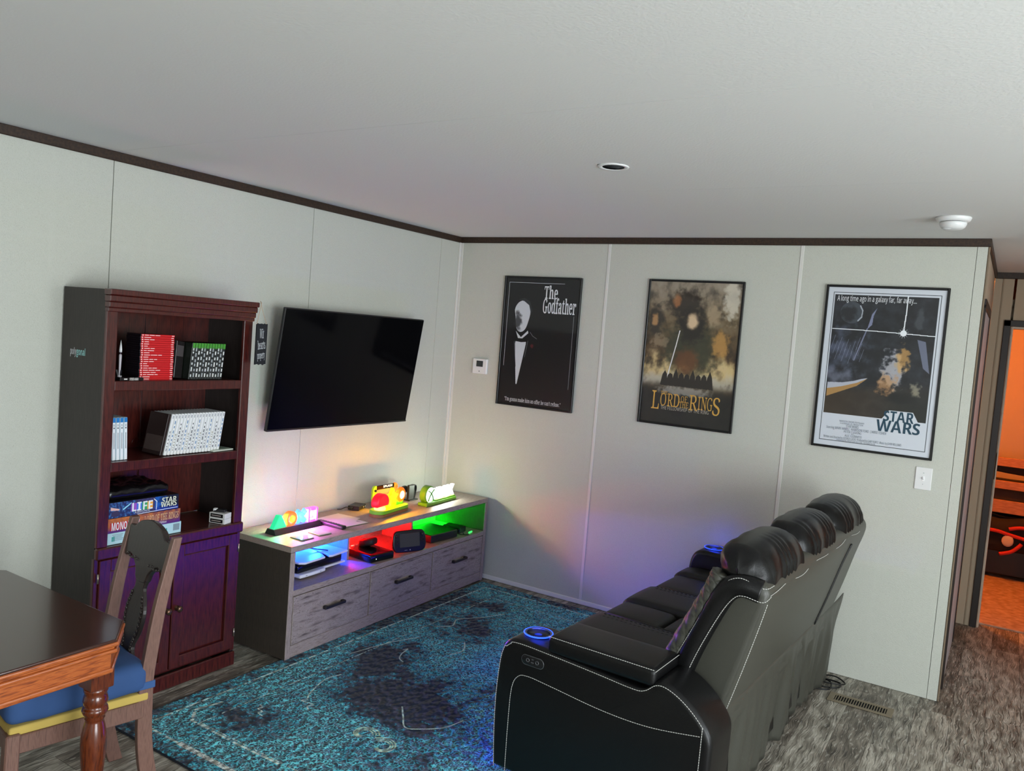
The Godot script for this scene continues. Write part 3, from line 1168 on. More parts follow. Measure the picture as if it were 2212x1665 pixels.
	# middle shelf: four white cases with blue tops
	var w := case_proto("blue_topped_game_case", "", "white game cases with blue tops", 0.136, 0.185, 0.0152, mat(rgb(190, 214, 224), 0.3), mat(rgb(226, 232, 236), 0.4))
	b2 = mb()
	b2.box(Vector3(0.0003, 0.174, 0), Vector3(0.0008, 0.02, 0.0134))
	obj("blue_band", b2, mat(rgb(30, 120, 190), 0.4), w)
	b2 = mb()
	b2.box(Vector3(0.0005, 0.14, 0), Vector3(0.0006, 0.006, 0.005))
	b2.box(Vector3(0.0005, 0.152, 0), Vector3(0.0006, 0.01, 0.002))
	b2.box(Vector3(0.0005, 0.085, 0), Vector3(0.0006, 0.07, 0.002))
	obj("spine_print", b2, mat(rgb(70, 76, 84), 0.5), w).set_meta("kind", "stuff")
	for k in 4:
		var q: Node3D = w if k == 0 else dup(w, "", Vector3.ZERO)
		q.position = Vector3(0.302, 1.0925, 2.79 - 0.0178 * k)
		q.rotation.x = 0.045
		q.set_meta("label", "white game case with blue top, %s from the left on middle shelf" % ORD[k])
	# middle shelf: eighteen white cases leaning to the right, a dark cover at the left end
	w = case_proto("white_game_case", "", "leaning white game cases on middle shelf", 0.135, 0.19, 0.0148, mat(rgb(196, 200, 200), 0.35), mat(rgb(232, 233, 231), 0.45))
	var ps := [w]
	for v in 3:
		var q: Node3D = w.duplicate()
		q.name = numbered("white_game_case")
		add_child(q)
		ps.append(q)
	for v in 4:
		marks(ps[v], 80 + v, 0.02, [0.12, 0.15, 0.1, 0.14][v], 0.0042, mat([rgb(120, 122, 126), rgb(90, 130, 170), rgb(150, 146, 120), rgb(70, 72, 78)][v], 0.5), 5)
		b2 = mb()
		b2.box(Vector3(0.0004, 0.176, 0), Vector3(0.0006, 0.014, 0.004))
		obj("top_mark", b2, mat(rgb(150, 154, 158), 0.5), ps[v])
	for k in 18:
		var q: Node3D = ps[k % 4] if k < 4 else dup(ps[k % 4], "", Vector3.ZERO)
		q.position = Vector3(0.304, 1.0945, 2.549 - 0.01665 * k)
		q.rotation.x = -0.19 + 0.003 * k
		q.set_meta("group", "leaning white game cases on middle shelf")
		q.set_meta("label", "leaning white game case, %s from the left on middle shelf" % ORD[k])
	t = thing("dark_cover_case", "dark case leaning at left end of the white game row", "game case", Vector3(0.3, 1.0945, 2.5652))
	t.rotation.x = -0.193
	b = mb()
	b.box(Vector3(-0.068, 0.095, 0), Vector3(0.136, 0.19, 0.0135), 0.0012)
	obj("case", b, mat(rgb(50, 40, 38), 0.2), t)
	b = mb()
	b.box(Vector3(-0.068, 0.052, 0.0068), Vector3(0.12, 0.07, 0.0008))
	obj("cover_print", b, mat(rgb(80, 68, 64), 0.25), t)
	t = thing("disc_sleeve", "flat white disc sleeve on right end of middle shelf", "sleeve", Vector3(0.255, 1.0925, 2.25))
	t.rotation.y = 0.1
	b = mb()
	b.box(Vector3(0, 0.004, 0), Vector3(0.13, 0.007, 0.125), 0.0012)
	obj("sleeve", b, mat(rgb(196, 204, 190), 0.4), t)
	b = mb()
	b.box(Vector3(0, 0.0078, 0), Vector3(0.1, 0.0008, 0.1))
	obj("cover_print", b, mat(rgb(150, 170, 150), 0.4), t)
	board_games()

func board_games():
	var white := mat(rgb(228, 232, 236), 0.5)
	# on the ledge: white lower box, orange and purple box, star game on top
	var t := thing("pale_game_box", "pale blue-white board game box at bottom of the stack", "board game", Vector3(0.325, 0.7325, 2.641))
	var b := mb()
	b.box(Vector3(-0.13, 0.026, 0), Vector3(0.26, 0.052, 0.362), 0.002)
	obj("box", b, mat(rgb(178, 214, 220), 0.45), t)
	b = mb()
	b.box(Vector3(0.0004, 0.029, -0.155), Vector3(0.0008, 0.03, 0.032))
	for k in 5:
		b.box(Vector3(0.0006, 0.03 - 0.006 * (k - 2), 0.13), Vector3(0.0008, 0.002, 0.05 - 0.006 * (k % 3)))
	obj("grey_print", b, mat(rgb(130, 150, 156), 0.5), t).set_meta("kind", "stuff")
	b = mb()
	b.box(Vector3(0.0004, 0.024, -0.105), Vector3(0.0008, 0.014, 0.004))
	b.box(Vector3(0.0004, 0.026, -0.1), Vector3(0.0008, 0.004, 0.008))
	b.box(Vector3(0.0004, 0.022, -0.096), Vector3(0.0008, 0.014, 0.004))
	b.box(Vector3(0.0004, 0.024, 0.15), Vector3(0.0008, 0.02, 0.014))
	obj("green_print", b, mat(rgb(60, 160, 150), 0.5), t).set_meta("kind", "stuff")
	# the middle game
	t = thing("orange_purple_game_box", "orange and purple board game box in middle of stack", "board game", Vector3(0.327, 0.7835, 2.645))
	var im := Image.create(300, 60, false, Image.FORMAT_RGB8)
	var n := noise(0.04, 3, 3)
	for y in 60:
		for x in 300:
			var c := rgb(176, 96, 50).lerp(rgb(112, 60, 70), clampf(x / 200.0 - 0.3, 0, 1)).lerp(rgb(84, 40, 120), smoothstep(30, 58, y))
			im.set_pixel(x, y, c.lerp(rgb(220, 130, 50), clampf(0.3 + n.get_noise_2d(x, y), 0, 0.6) * (1.0 - y / 60.0)))
	fill_poly(im, [[0.03, 0.3], [0.42, 0.3], [0.42, 0.84], [0.03, 0.84]], rgb(190, 38, 42))
	printed_box(t, Vector3(0.26, 0.064, 0.35), im, mat(rgb(70, 36, 52), 0.4))
	text(t, "MONOPOLY", Vector3(0.0014, 0.027, 0.094), 0.034, white, Vector3(0, PI / 2, 0), 0.13, "Droid Sans", true)
	var gold := mat(rgb(226, 190, 140), 0.4)
	text(t, "LORD OF THE RINGS", Vector3(0.0014, 0.036, -0.08), 0.03, gold, Vector3(0, PI / 2, 0), 0.17, "Droid Serif")
	text(t, "Trilogy Edition", Vector3(0.0014, 0.012, -0.07), 0.011, white, Vector3(0, PI / 2, 0), 0.07)
	# the top game
	t = thing("space_game_box", "blue and black space board game box on top of stack", "board game", Vector3(0.327, 0.8482, 2.65))
	im = Image.create(336, 70, false, Image.FORMAT_RGB8)
	for y in 70:
		for x in 336:
			var c := rgb(30, 40, 90).lerp(rgb(70, 130, 190), clampf(0.4 + n.get_noise_2d(x * 1.5, y * 1.5) * 1.2 - x / 500.0, 0, 1))
			if x > 215:
				c = rgb(14, 18, 34).lerp(rgb(20, 90, 180), clampf(1.2 - (x - 215) / 60.0 + n.get_noise_2d(x, y) * 0.6, 0, 1)).lerp(rgb(22, 50, 150), smoothstep(40, 66, y))
			elif x > 120:
				c = c.lerp(rgb(70, 54, 90), 0.6)
			im.set_pixel(x, y, c)
	fill_poly(im, [[0.02, 0.28], [0.14, 0.45], [0.14, 0.55], [0.02, 0.5]], rgb(240, 190, 180))
	fill_oval(im, 0.09, 0.75, 0.06, 0.2, rgb(60, 52, 84))
	fill_poly(im, [[0.18, 0.5], [0.3, 0.12], [0.31, 0.16], [0.2, 0.56]], rgb(150, 220, 240))
	var cols := [rgb(150, 84, 190), rgb(70, 110, 210), rgb(60, 160, 100), rgb(240, 170, 60)]
	for k in 4:
		fill_poly(im, [[0.3 + 0.078 * k, 0.2], [0.378 + 0.078 * k, 0.2], [0.378 + 0.078 * k, 0.75], [0.3 + 0.078 * k, 0.75]], cols[k])
	line_px(im, [[0.625, 0.1], [0.67, 0.3], [0.665, 0.86]], 1.5, rgb(230, 235, 240))
	line_px(im, [[0.4, 0.98], [0.99, 0.9]], 1.6, rgb(225, 228, 235))
	printed_box(t, Vector3(0.262, 0.068, 0.336), im, mat(rgb(18, 18, 26), 0.35))
	for k in 4:
		text(t, "LIFE"[k], Vector3(0.0014, 0.036, 0.054 - 0.0262 * k), 0.038, white, Vector3(0, PI / 2, 0), 0.02, "Droid Sans", true)
	text(t, "A JEDI'S PATH", Vector3(0.0014, 0.012, 0.012), 0.008, white, Vector3(0, PI / 2, 0), 0.07)
	var cr := mat(rgb(222, 224, 200), 0.5)
	text(t, "STAR", Vector3(0.0014, 0.047, -0.118), 0.024, cr, Vector3(0, PI / 2, 0), 0.074, "Droid Sans", true)
	text(t, "WARS", Vector3(0.0014, 0.028, -0.118), 0.024, cr, Vector3(0, PI / 2, 0), 0.08, "Droid Sans", true)
	# crumpled dark plastic on the stack
	b = mb()
	var nn := noise(14.0, 3, 6)
	b.at(Vector3(0.19, 0.941, 2.66)).soft(Vector3(0.22, 0.05, 0.3), 0.02, 26, func(q): return q + Vector3(0, 0.014 * nn.get_noise_2d(q.x, q.z) * (1.0 if q.y > 0 else 0.0), 0))
	tag(obj("plastic_bag", b, mat(rgb(16, 14, 16), 0.25)), "crumpled black plastic bag lying on the board game stack", "bag")
	# two small white card boxes and a black gadget at the right of the ledge
	for k in 2:
		t = thing("card_box", "small white box with black stripe, %s of the pair" % ["lower", "upper"][k], "box", Vector3(0.29, 0.7318 + 0.0262 * k, 2.217), 0.28, "little white boxes on bookcase ledge")
		b = mb()
		b.box(Vector3(0, 0.013, 0), Vector3(0.088, 0.0255, 0.052), 0.001)
		obj("box", b, mat(rgb(222, 222, 218), 0.5), t)
		b = mb()
		b.box(Vector3(-0.002, 0.013, 0.0262), Vector3(0.07, 0.017, 0.0008))
		obj("stripe", b, M.black, t)
		b = mb()
		b.box(Vector3(-0.004, 0.013, 0.0268), Vector3(0.052, 0.004, 0.0008))
		obj("print", b, mat(rgb(180, 166, 160), 0.5), t)
	t = thing("game_cartridge_holder", "black and white gadget lying on the little white boxes", "gadget", Vector3(0.285, 0.7845, 2.215), 0.5)
	b = mb()
	b.at(Vector3(0.0, 0.007, 0)).soft(Vector3(0.06, 0.014, 0.03), 0.006, 6)
	obj("body", b, M.dark, t)
	b = mb()
	b.at(Vector3(-0.022, 0.01, 0.004)).soft(Vector3(0.02, 0.016, 0.022), 0.006, 4)
	obj("cap", b, M.white, t)

func printed_box(t: Node3D, s: Vector3, im: Image, m: Material):
	var b := mb()
	b.box(Vector3(-s.x / 2, s.y / 2, 0), s, 0.0018)
	var o := obj("box", b, m, t)
	b = mb()
	b.face(Vector3(0.0008, s.y - 0.001, s.z / 2 - 0.001), Vector3(0.0008, s.y - 0.001, -s.z / 2 + 0.001), Vector3(0.0008, 0.001, -s.z / 2 + 0.001), Vector3(0.0008, 0.001, s.z / 2 - 0.001))
	obj("side_print", b, pic(im, 0.4), o)

var stand_turn := 0.0
# media stand: local x out from the wall (front at 0), z along it (0 at the far end, 1.87 at the near end)
func media_stand():
	var sc := Vector3(26, 26, 2.4)
	M.oak = wood([[0.0, rgb(96, 84, 76)], [0.28, rgb(146, 131, 121)], [0.42, rgb(164, 149, 139)], [0.47, rgb(124, 109, 99)], [0.52, rgb(166, 151, 141)], [0.62, rgb(174, 159, 149)], [0.66, rgb(132, 117, 107)], [0.7, rgb(168, 153, 143)], [1.0, rgb(150, 135, 125)]], sc, 0.5, 11, 512)
	M.oak_up = M.oak.duplicate()
	M.oak_up.uv1_scale = Vector3(26, 2.4, 26)
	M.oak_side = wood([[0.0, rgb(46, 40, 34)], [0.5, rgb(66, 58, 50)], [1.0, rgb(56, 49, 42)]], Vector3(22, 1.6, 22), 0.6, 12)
	M.drawer = wood([[0.0, rgb(84, 72, 67)], [0.36, rgb(150, 136, 128)], [0.42, rgb(162, 148, 140)], [0.435, rgb(98, 85, 78)], [0.46, rgb(158, 144, 136)], [0.55, rgb(166, 152, 144)], [0.565, rgb(108, 95, 87)], [0.6, rgb(162, 148, 140)], [1.0, rgb(146, 132, 124)]], Vector3(5, 5, 0.8), 0.5, 15, 512)
	stand_turn = 0.0257
	var t := thing("media_stand", "long weathered oak media stand with three drawers below lit cubbies", "media stand", Vector3(0.454, 0.0095, 0.07), stand_turn)
	for z in [0.06, 1.81]:
		var fb := mb()
		fb.box(Vector3(-0.38, -0.0047, z), Vector3(0.05, 0.0094, 0.05))
		obj("foot", fb, M.black, t)
	var L := 1.87
	var b := mb()
	b.box(Vector3(-0.22, 0.5745, L / 2), Vector3(0.44, 0.032, L), 0.002)
	obj("top_board", b, M.oak, t)
	for z in [0.016, L - 0.016]:
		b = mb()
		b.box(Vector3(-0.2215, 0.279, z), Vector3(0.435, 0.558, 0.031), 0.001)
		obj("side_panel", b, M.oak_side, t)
		b = mb()
		b.box(Vector3(-0.002, 0.279, z), Vector3(0.0045, 0.557, 0.0325), 0.001)
		obj("front_edge", b, M.oak_up, t)
	b = mb()
	b.box(Vector3(-0.215, 0.3425, L / 2), Vector3(0.43, 0.03, L - 0.064), 0.0015)
	obj("shelf_board", b, M.oak, t)
	b = mb()
	b.box(Vector3(-0.424, 0.46, L / 2), Vector3(0.008, 0.21, L - 0.064))
	b.box(Vector3(-0.424, 0.2, L / 2), Vector3(0.008, 0.28, L - 0.064))
	obj("back_panel", b, M.oak, t)
	for z in [0.628, 1.235]:
		b = mb()
		b.box(Vector3(-0.3, 0.458, z), Vector3(0.24, 0.2, 0.018), 0.001)
		obj("divider", b, M.oak_up, t)
		b = mb()
		b.box(Vector3(-0.215, 0.19, z), Vector3(0.42, 0.27, 0.007), 0.001)
		obj("divider", b, M.oak_up, t)
	b = mb()
	b.box(Vector3(-0.012, 0.034, L / 2), Vector3(0.02, 0.064, L - 0.066), 0.002)
	b.box(Vector3(-0.2, 0.05, L / 2), Vector3(0.36, 0.012, L - 0.07))
	obj("toe_rail", b, M.oak, t)
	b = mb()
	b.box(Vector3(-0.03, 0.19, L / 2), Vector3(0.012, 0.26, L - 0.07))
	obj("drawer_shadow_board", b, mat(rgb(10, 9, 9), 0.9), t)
	for q in [[0.038, 0.62], [0.636, 1.227], [1.243, 1.832]]:
		b = mb()
		b.box(Vector3(-0.01, 0.1955, (q[0] + q[1]) / 2), Vector3(0.02, 0.255, q[1] - q[0]), 0.0025)
		var d := obj("drawer", b, M.drawer, t)
		var cz: float = (q[0] + q[1]) / 2
		b = mb()
		b.box(Vector3(0.022, 0.214, cz), Vector3(0.009, 0.017, 0.16), 0.003)
		for s in [-1, 1]:
			b.box(Vector3(0.012, 0.214, cz + s * 0.068), Vector3(0.024, 0.019, 0.022), 0.004)
		obj("handle", b, mat(rgb(32, 28, 30), 0.45), d)

func at_stand(x: float, y: float, z: float) -> Vector3:
	return Vector3(x, y, z)

func stand_top():
	var Y := 0.6005
	# four lit shape icons on a black bar
	var t := thing("icon_lamp", "black bar lamp with four glowing shapes: triangle, circle, cross, square", "lamp", Vector3(0.245, Y, 1.686), 0.02)
	var b := mb()
	b.xf = Transform3D(Basis(Vector3.UP, 0.0), Vector3.ZERO)
	b.prism(v2([[-0.042, 0], [0.042, 0], [0.026, 0.03], [-0.026, 0.03]]), -0.172, 0.172, 0.003)
	obj("base", b, mat(rgb(18, 17, 20), 0.45), t)
	var R := Basis(Vector3.UP, PI / 2)
	var defs := [["triangle", rgb(10, 200, 130), 0.118], ["circle", rgb(255, 96, 12), 0.036], ["cross", rgb(50, 140, 235), -0.043], ["square", rgb(235, 90, 225), -0.122]]
	for k in 4:
		var d: Array = defs[k]
		b = mb()
		b.xf = Transform3D(R, Vector3(0, 0.066, d[2]))
		if k == 0:
			b.prism(v2([[-0.047, -0.037], [0.047, -0.037], [0.008, 0.032], [-0.008, 0.032]]), -0.018, 0.018, 0.005)
		elif k == 1:
			b.xf = Transform3D(R * Basis(Vector3.RIGHT, PI / 2), Vector3(0, 0.066, d[2]))
			ring(b, 0.041, 0.02, 0.036)
		elif k == 2:
			for s in [-1, 1]:
				b.bar(Vector3(-0.034 * s, -0.034, 0), Vector3(0.034 * s, 0.034, 0), 0.019, 0.034, 0.004)
		else:
			for s in [-1, 1]:
				b.box(Vector3(s * 0.031, 0, 0), Vector3(0.018, 0.08, 0.036), 0.004)
				b.box(Vector3(0, s * 0.031, 0), Vector3(0.045, 0.018, 0.036), 0.004)
		obj(d[0], b, glow(d[1], 0.9, d[1].lightened(0.2)), t)
		if k == 3:
			b = mb()
			b.box(Vector3(-0.006, 0.066, d[2]), Vector3(0.008, 0.045, 0.045))
			obj("square_back", b, glow(d[1], 0.35, d[1]), t)
		bulb(t, Vector3(0.008, 0.066, d[2]), d[1], 0.085, 0.012)
	# two translucent cards in front of it
	for k in 2:
		t = thing("glass_coaster", ["square clear coaster nearest the stand corner before the icon lamp", "square clear coaster between icon lamp and black remote"][k], "coaster", [Vector3(0.401, Y, 1.775), Vector3(0.392, Y, 1.637)][k], [0.02, -0.06][k], "clear coasters on the media stand")
		b = mb()
		b.box(Vector3(0, 0.003, 0), Vector3(0.088, 0.005, 0.086), 0.001)
		obj("plate", b, mat(rgb(196, 184, 186), 0.08), t)
		b = mb()
		b.box(Vector3(0, 0.0008, 0), Vector3(0.09, 0.0014, 0.088), 0.0004)
		obj("edge", b, M.dark, t)
	# remote
	t = thing("tv_remote", "long black remote control lying across the stand beside papers", "remote", Vector3(0.325, Y, 1.484), 0.0)
	b = mb()
	b.at(Vector3(0, 0.011, 0)).soft(Vector3(0.205, 0.02, 0.036), 0.007, 8)
	obj("body", b, mat(rgb(34, 26, 34), 0.4), t)
	b = mb()
	for k in 7:
		b.box(Vector3(-0.07 + k * 0.02, 0.0215, -0.008), Vector3(0.008, 0.002, 0.006), 0.0006)
		b.box(Vector3(-0.07 + k * 0.02, 0.0215, 0.008), Vector3(0.008, 0.002, 0.006), 0.0006)
	obj("buttons", b, mat(rgb(60, 50, 60), 0.5), t).set_meta("kind", "stuff")
	# papers
	for k in 2:
		t = thing("paper_booklet", ["white paper leaflet under another behind the black remote", "white paper leaflet with printed mark, upper of two by remote"][k], "paper", [Vector3(0.225, Y, 1.325), Vector3(0.318, Y + 0.0022, 1.352)][k], [0.08, -0.05][k], "paper leaflets on the media stand")
		b = mb()
		b.at(Vector3(0, 0.001, 0)).soft(Vector3(0.17, 0.0018, 0.2 - 0.02 * k), 0.0008, 10, func(p): return p + Vector3(0, 0.003 * clampf((p.x * 6.0 + p.z * 4.0) - 0.6, 0, 1), 0))
		obj("sheet", b, mat(rgb(226, 220, 210), 0.7), t)
		if k == 1:
			text(t, "R5", Vector3(0.03, 0.0022, -0.06), 0.018, M.dark, Vector3(-PI / 2, PI / 2, 0), 0.016, "Droid Sans", true)
			text(t, "rev", Vector3(0.045, 0.0022, -0.062), 0.006, M.dark, Vector3(-PI / 2, PI / 2, 0), 0.016)
	# small black box with a plugged lead
	t = thing("splitter_box", "small black metal switch box with plug at back of stand", "electronics", Vector3(0.115, Y, 1.05), 0.35)
	b = mb()
	b.box(Vector3(0, 0.014, 0), Vector3(0.075, 0.026, 0.11), 0.003)
	obj("body", b, mat(rgb(22, 22, 20), 0.35), t)
	for k in 2:
		b = mb()
		b.at(Vector3(0.038, 0.014, -0.015 - 0.026 * k), Vector3(0, 0, -PI / 2)).lathe([[0.0001, 0.0], [0.005, 0.0], [0.005, 0.002], [0.0001, 0.003]], 12)
		obj("socket", b, mat(rgb(210, 210, 200), 0.4), t)
	b = mb()
	b.box(Vector3(-0.01, 0.016, 0.068), Vector3(0.022, 0.014, 0.03), 0.003)
	b.tube(curve([Vector3(-0.01, 0.018, 0.08), Vector3(-0.03, 0.026, 0.1), Vector3(-0.06, 0.01, 0.1), Vector3(-0.09, 0.004, 0.09)], 4), 0.0028, 6)
	obj("plug_lead", b, M.black, t)
	# glowing mushroom, star and flower on a rounded base
	t = thing("shape_night_light", "night light with red mushroom, yellow star and orange flower on green base", "lamp", Vector3(0.315, Y, 0.975), 0.14)
	b = mb()
	var oval := []
	for k in 28:
		var a := TAU * k / 28.0
		oval.append([0.055 * cos(a) , 0.055 * sin(a) + (0.118 if sin(a) > 0 else -0.118)])
	b.xf = Transform3D(Basis(Vector3.RIGHT, -PI / 2), Vector3.ZERO)
	var ov := []
	for q in oval:
		ov.append([q[0], -q[1]])
	b.prism(v2(ov), 0.0, 0.018, 0.002)
	obj("base", b, mat(rgb(128, 84, 50), 0.5), t)
	b = mb()
	b.xf = Transform3D(Basis(Vector3.RIGHT, -PI / 2), Vector3.ZERO)
	b.prism(v2(ov), 0.0185, 0.04, 0.003)
	obj("base_top", b, mat(rgb(110, 180, 40), 0.45), t)
	b = mb()
	var star := []
	for k in 10:
		var a := PI / 2 + TAU * k / 10.0
		var r := 0.062 if k % 2 == 0 else 0.033
		star.append(Vector2(cos(a) * r, sin(a) * r))
	b.xf = Transform3D(R, Vector3(0.0, 0.094, -0.02))
	b.prism(PackedVector2Array(star), -0.016, 0.016, 0.006)
	obj("star", b, glow(rgb(255, 205, 0), 0.9, rgb(240, 210, 30)), t)
	bulb(t, Vector3(0.0, 0.094, -0.02), rgb(255, 190, 0), 0.13, 0.02)
	b = mb()
	b.xf = Transform3D(R, Vector3(0.005, 0.082, 0.115))
	var cap := []
	for k in 25:
		var a := -0.45 + (PI + 0.9) * k / 24.0
		cap.append([0.064 * cos(a), 0.054 * sin(a) + 0.004])
	b.prism(v2(cap), -0.028, 0.028, 0.012)
	obj("mushroom_cap", b, glow(rgb(230, 6, 30), 0.75, rgb(215, 20, 40)), t)
	b = mb()
	b.at(Vector3(0.005, 0.036, 0.115)).lathe([[0.0001, 0.0], [0.034, 0.002], [0.037, 0.012], [0.03, 0.026], [0.02, 0.03], [0.0001, 0.03]], 20)
	obj("mushroom_stem", b, glow(rgb(255, 225, 120), 0.8, rgb(240, 220, 160)), t)
	bulb(t, Vector3(0.005, 0.05, 0.115), rgb(255, 180, 40), 0.02, 0.01)
	b = mb()
	b.xf = Transform3D(R * Basis(Vector3.RIGHT, PI / 2), Vector3(0.0, 0.098, -0.118))
	b.lathe([[0.0001, -0.014], [0.04, -0.014], [0.047, -0.006], [0.047, 0.006], [0.04, 0.014], [0.0001, 0.014]], 28)
	obj("flower_head", b, glow(rgb(255, 96, 4), 1.1, rgb(250, 130, 20)), t)
	b = mb()
	b.xf = Transform3D(R * Basis(Vector3.RIGHT, PI / 2), Vector3(0.006, 0.098, -0.118))
	b.lathe([[0.0001, 0.0], [0.026, 0.0], [0.026, 0.009], [0.022, 0.013], [0.0001, 0.014]], 24)
	obj("flower_centre", b, glow(rgb(255, 240, 150), 2.2, rgb(255, 240, 180)), t)
	bulb(t, Vector3(0.012, 0.098, -0.118), rgb(255, 130, 20), 0.03, 0.01)
	b = mb()
	b.at(Vector3(0, 0.05, -0.08)).ball(Vector3.ZERO, Vector3(0.012, 0.016, 0.026))
	b.at(Vector3(0, 0.05, -0.13), Vector3(0.5, 0, 0)).ball(Vector3.ZERO, Vector3(0.012, 0.014, 0.026))
	b.at(Vector3.ZERO)
	b.tube([Vector3(0, 0.035, -0.115), Vector3(0, 0.06, -0.118)], 0.006, 8)
	obj("leaf", b, glow(rgb(90, 220, 20), 0.5, rgb(100, 200, 40)), t)
	# handheld console standing in its dock
	t = thing("handheld_console", "tablet game console with green and orange grips standing in dock", "game console", Vector3(0.2, Y, 0.895), 0.0)
	b = mb()
	b.box(Vector3(0, 0.1, 0), Vector3(0.013, 0.1, 0.17), 0.003)
	obj("tablet", b, M.gloss, t)
	b = mb()
	b.box(Vector3(0.0075, 0.089, 0), Vector3(0.006, 0.072, 0.168), 0.003)
	b.box(Vector3(0.0, 0.01, 0), Vector3(0.04, 0.02, 0.17), 0.004)
	b.box(Vector3(0.012, 0.05, 0), Vector3(0.012, 0.09, 0.166), 0.003)
	obj("dock", b, mat(rgb(150, 150, 110), 0.4), t)
	text(t, "SPLASH", Vector3(0.0072, 0.14, -0.02), 0.014, glow(Color.WHITE, 0.8, Color.WHITE), Vector3(0, PI / 2, 0), 0.085, "Droid Sans", true, "screen_lettering")
	for k in 2:
		var s: float = [1.0, -1.0][k]
		b = mb()
		b.xf = Transform3D(R, Vector3(0.001, 0.1, s * 0.1))
		var j := []
		for q in [[0.015, -0.052], [0.015, 0.052], [0.0, 0.052], [-0.012, 0.044], [-0.018, 0.03], [-0.018, -0.03], [-0.012, -0.044], [0.0, -0.052]]:
			j.append([q[0] * s, q[1]])
		b.prism(v2(j), -0.009, 0.009, 0.004)
		var gr := obj("grip", b, mat([rgb(160, 215, 20), rgb(250, 140, 30)][k], 0.5), t)
		gr.set_meta("label", ["lime green grip", "orange grip"][k])
		b = mb()
		b.at(Vector3(0.01, [0.122, 0.09][k], s * 0.1), Vector3(0, 0, -PI / 2)).lathe([[0.0001, 0.0], [0.008, 0.0], [0.005, 0.003], [0.008, 0.006], [0.0001, 0.008]], 14)
		for i in 4:
			b.at(Vector3(0.0105, [0.084, 0.126][k] + 0.007 * sin(PI / 2 * i), s * 0.1 + 0.007 * cos(PI / 2 * i))).ball(Vector3.ZERO, Vector3(0.002, 0.003, 0.003), 8)
		obj("stick_and_buttons", b, M.black, gr).set_meta("kind", "stuff")
	# two controllers in a charging stand
	t = thing("controller_stand", "black charging stand holding two game controllers at back of stand", "controller", Vector3(0.15, Y, 0.572), 0.0)
	b = mb()
	b.box(Vector3(0, 0.004, 0), Vector3(0.07, 0.008, 0.09), 0.002)
	b.box(Vector3(0.012, 0.055, 0.012), Vector3(0.02, 0.1, 0.058), 0.004)
	obj("charger", b, mat(rgb(40, 42, 38), 0.4), t)
	for k in 2:
		b = mb()
		var s: float = [1.0, -1.0][k]
		var o := []
		for q in [[0.0, 0.03], [0.03, 0.034], [0.045, 0.026], [0.05, 0.0], [0.044, -0.05], [0.036, -0.056], [0.028, -0.045], [0.022, -0.012], [0.0, -0.008]]:
			o.append(Vector2(q[0], q[1]))
		b.xf = Transform3D(R * Basis(Vector3.BACK, s * 0.12), Vector3(-0.012, 0.066, 0.03 if k == 0 else -0.022)) * Transform3D(Basis.from_scale(Vector3(-1 if k == 0 else 1, 1, 1)), Vector3.ZERO)
		b.prism(PackedVector2Array(curve(o, 4, true)), -0.013, 0.013, 0.008, true)
		obj("controller", b, mat(rgb(24, 22, 22), 0.4), t)
	# white lit logo sign on a green base
	t = thing("logo_lamp", "green based lamp with lit white logo disc and block letters", "lamp", Vector3(0.318, Y, 0.49), 0.09)
	var gm := mat(rgb(96, 150, 30), 0.4)
	b = mb()
	b.box(Vector3(0, 0.012, -0.005), Vector3(0.075, 0.023, 0.37), 0.004)
	b.box(Vector3(0.004, 0.027, -0.06), Vector3(0.05, 0.008, 0.25), 0.002)
	obj("base", b, gm, t)
	b = mb()
	b.xf = Transform3D(R * Basis(Vector3.RIGHT, PI / 2), Vector3(0.0, 0.072, 0.125))
	b.lathe([[0.0001, -0.026], [0.055, -0.026], [0.059, -0.022], [0.059, 0.018], [0.055, 0.022], [0.0001, 0.022]], 36)
	obj("disc_body", b, gm, t)
	b = mb()
	b.xf = Transform3D(R * Basis(Vector3.RIGHT, PI / 2), Vector3(0.016, 0.072, 0.125))
	b.lathe([[0.0001, 0.0], [0.051, 0.0], [0.051, 0.008], [0.04, 0.0115], [0.0001, 0.013]], 36)
	var disc := obj("disc_face", b, glow(rgb(225, 255, 215), 0.9, Color.WHITE), t)
	b = mb()
	b.xf = Transform3D(R, Vector3(0.0295, 0.072, 0.125))
	for s in [-1.0, 1.0]:
		var pts := []
		for q in [[-0.03, -0.037], [-0.02, -0.014], [-0.004, 0.006], [0.016, 0.022], [0.034, 0.032]]:
			pts.append(Vector3(q[0] * s, q[1], -0.0012 if absf(q[0]) > 0.015 else 0.0))
		b.tube(curve(pts, 4), 0.005, 6, false, 0.5)
	obj("cross_mark", b, mat(rgb(70, 140, 20), 0.4), disc)
	var lm := glow(Color.WHITE, 1.3, Color.WHITE)
	for k in 4:
		var tm := TextMesh.new()
		tm.text = "XBOX"[k]
		var f := SystemFont.new()
		f.font_names = PackedStringArray(["Droid Sans"])
		f.font_weight = 700
		tm.font = f
		tm.font_size = 48
		tm.pixel_size = 0.072 / 34.0
		tm.depth = 0.022
		tm.curve_step = 3.0
		var o := MeshInstance3D.new()
		o.mesh = tm
		o.material_override = lm
		o.name = "letter"
		t.add_child(o, true)
		o.transform = Transform3D(R * Basis.from_scale(Vector3(1.25, 1, 1)), Vector3(0.004, 0.066, 0.033 - 0.062 * k))
		bulb(t, Vector3(0.006, 0.066, 0.033 - 0.062 * k), rgb(240, 255, 240), 0.018, 0.01)

func ring(b: Mb, r1: float, r0: float, h: float):
	b.lathe([[r0, -h / 2], [r1 - 0.004, -h / 2], [r1, -h / 2 + 0.004], [r1, h / 2 - 0.004], [r1 - 0.004, h / 2], [r0, h / 2], [r0 - 0.002, 0.0], [r0, -h / 2]], 32)

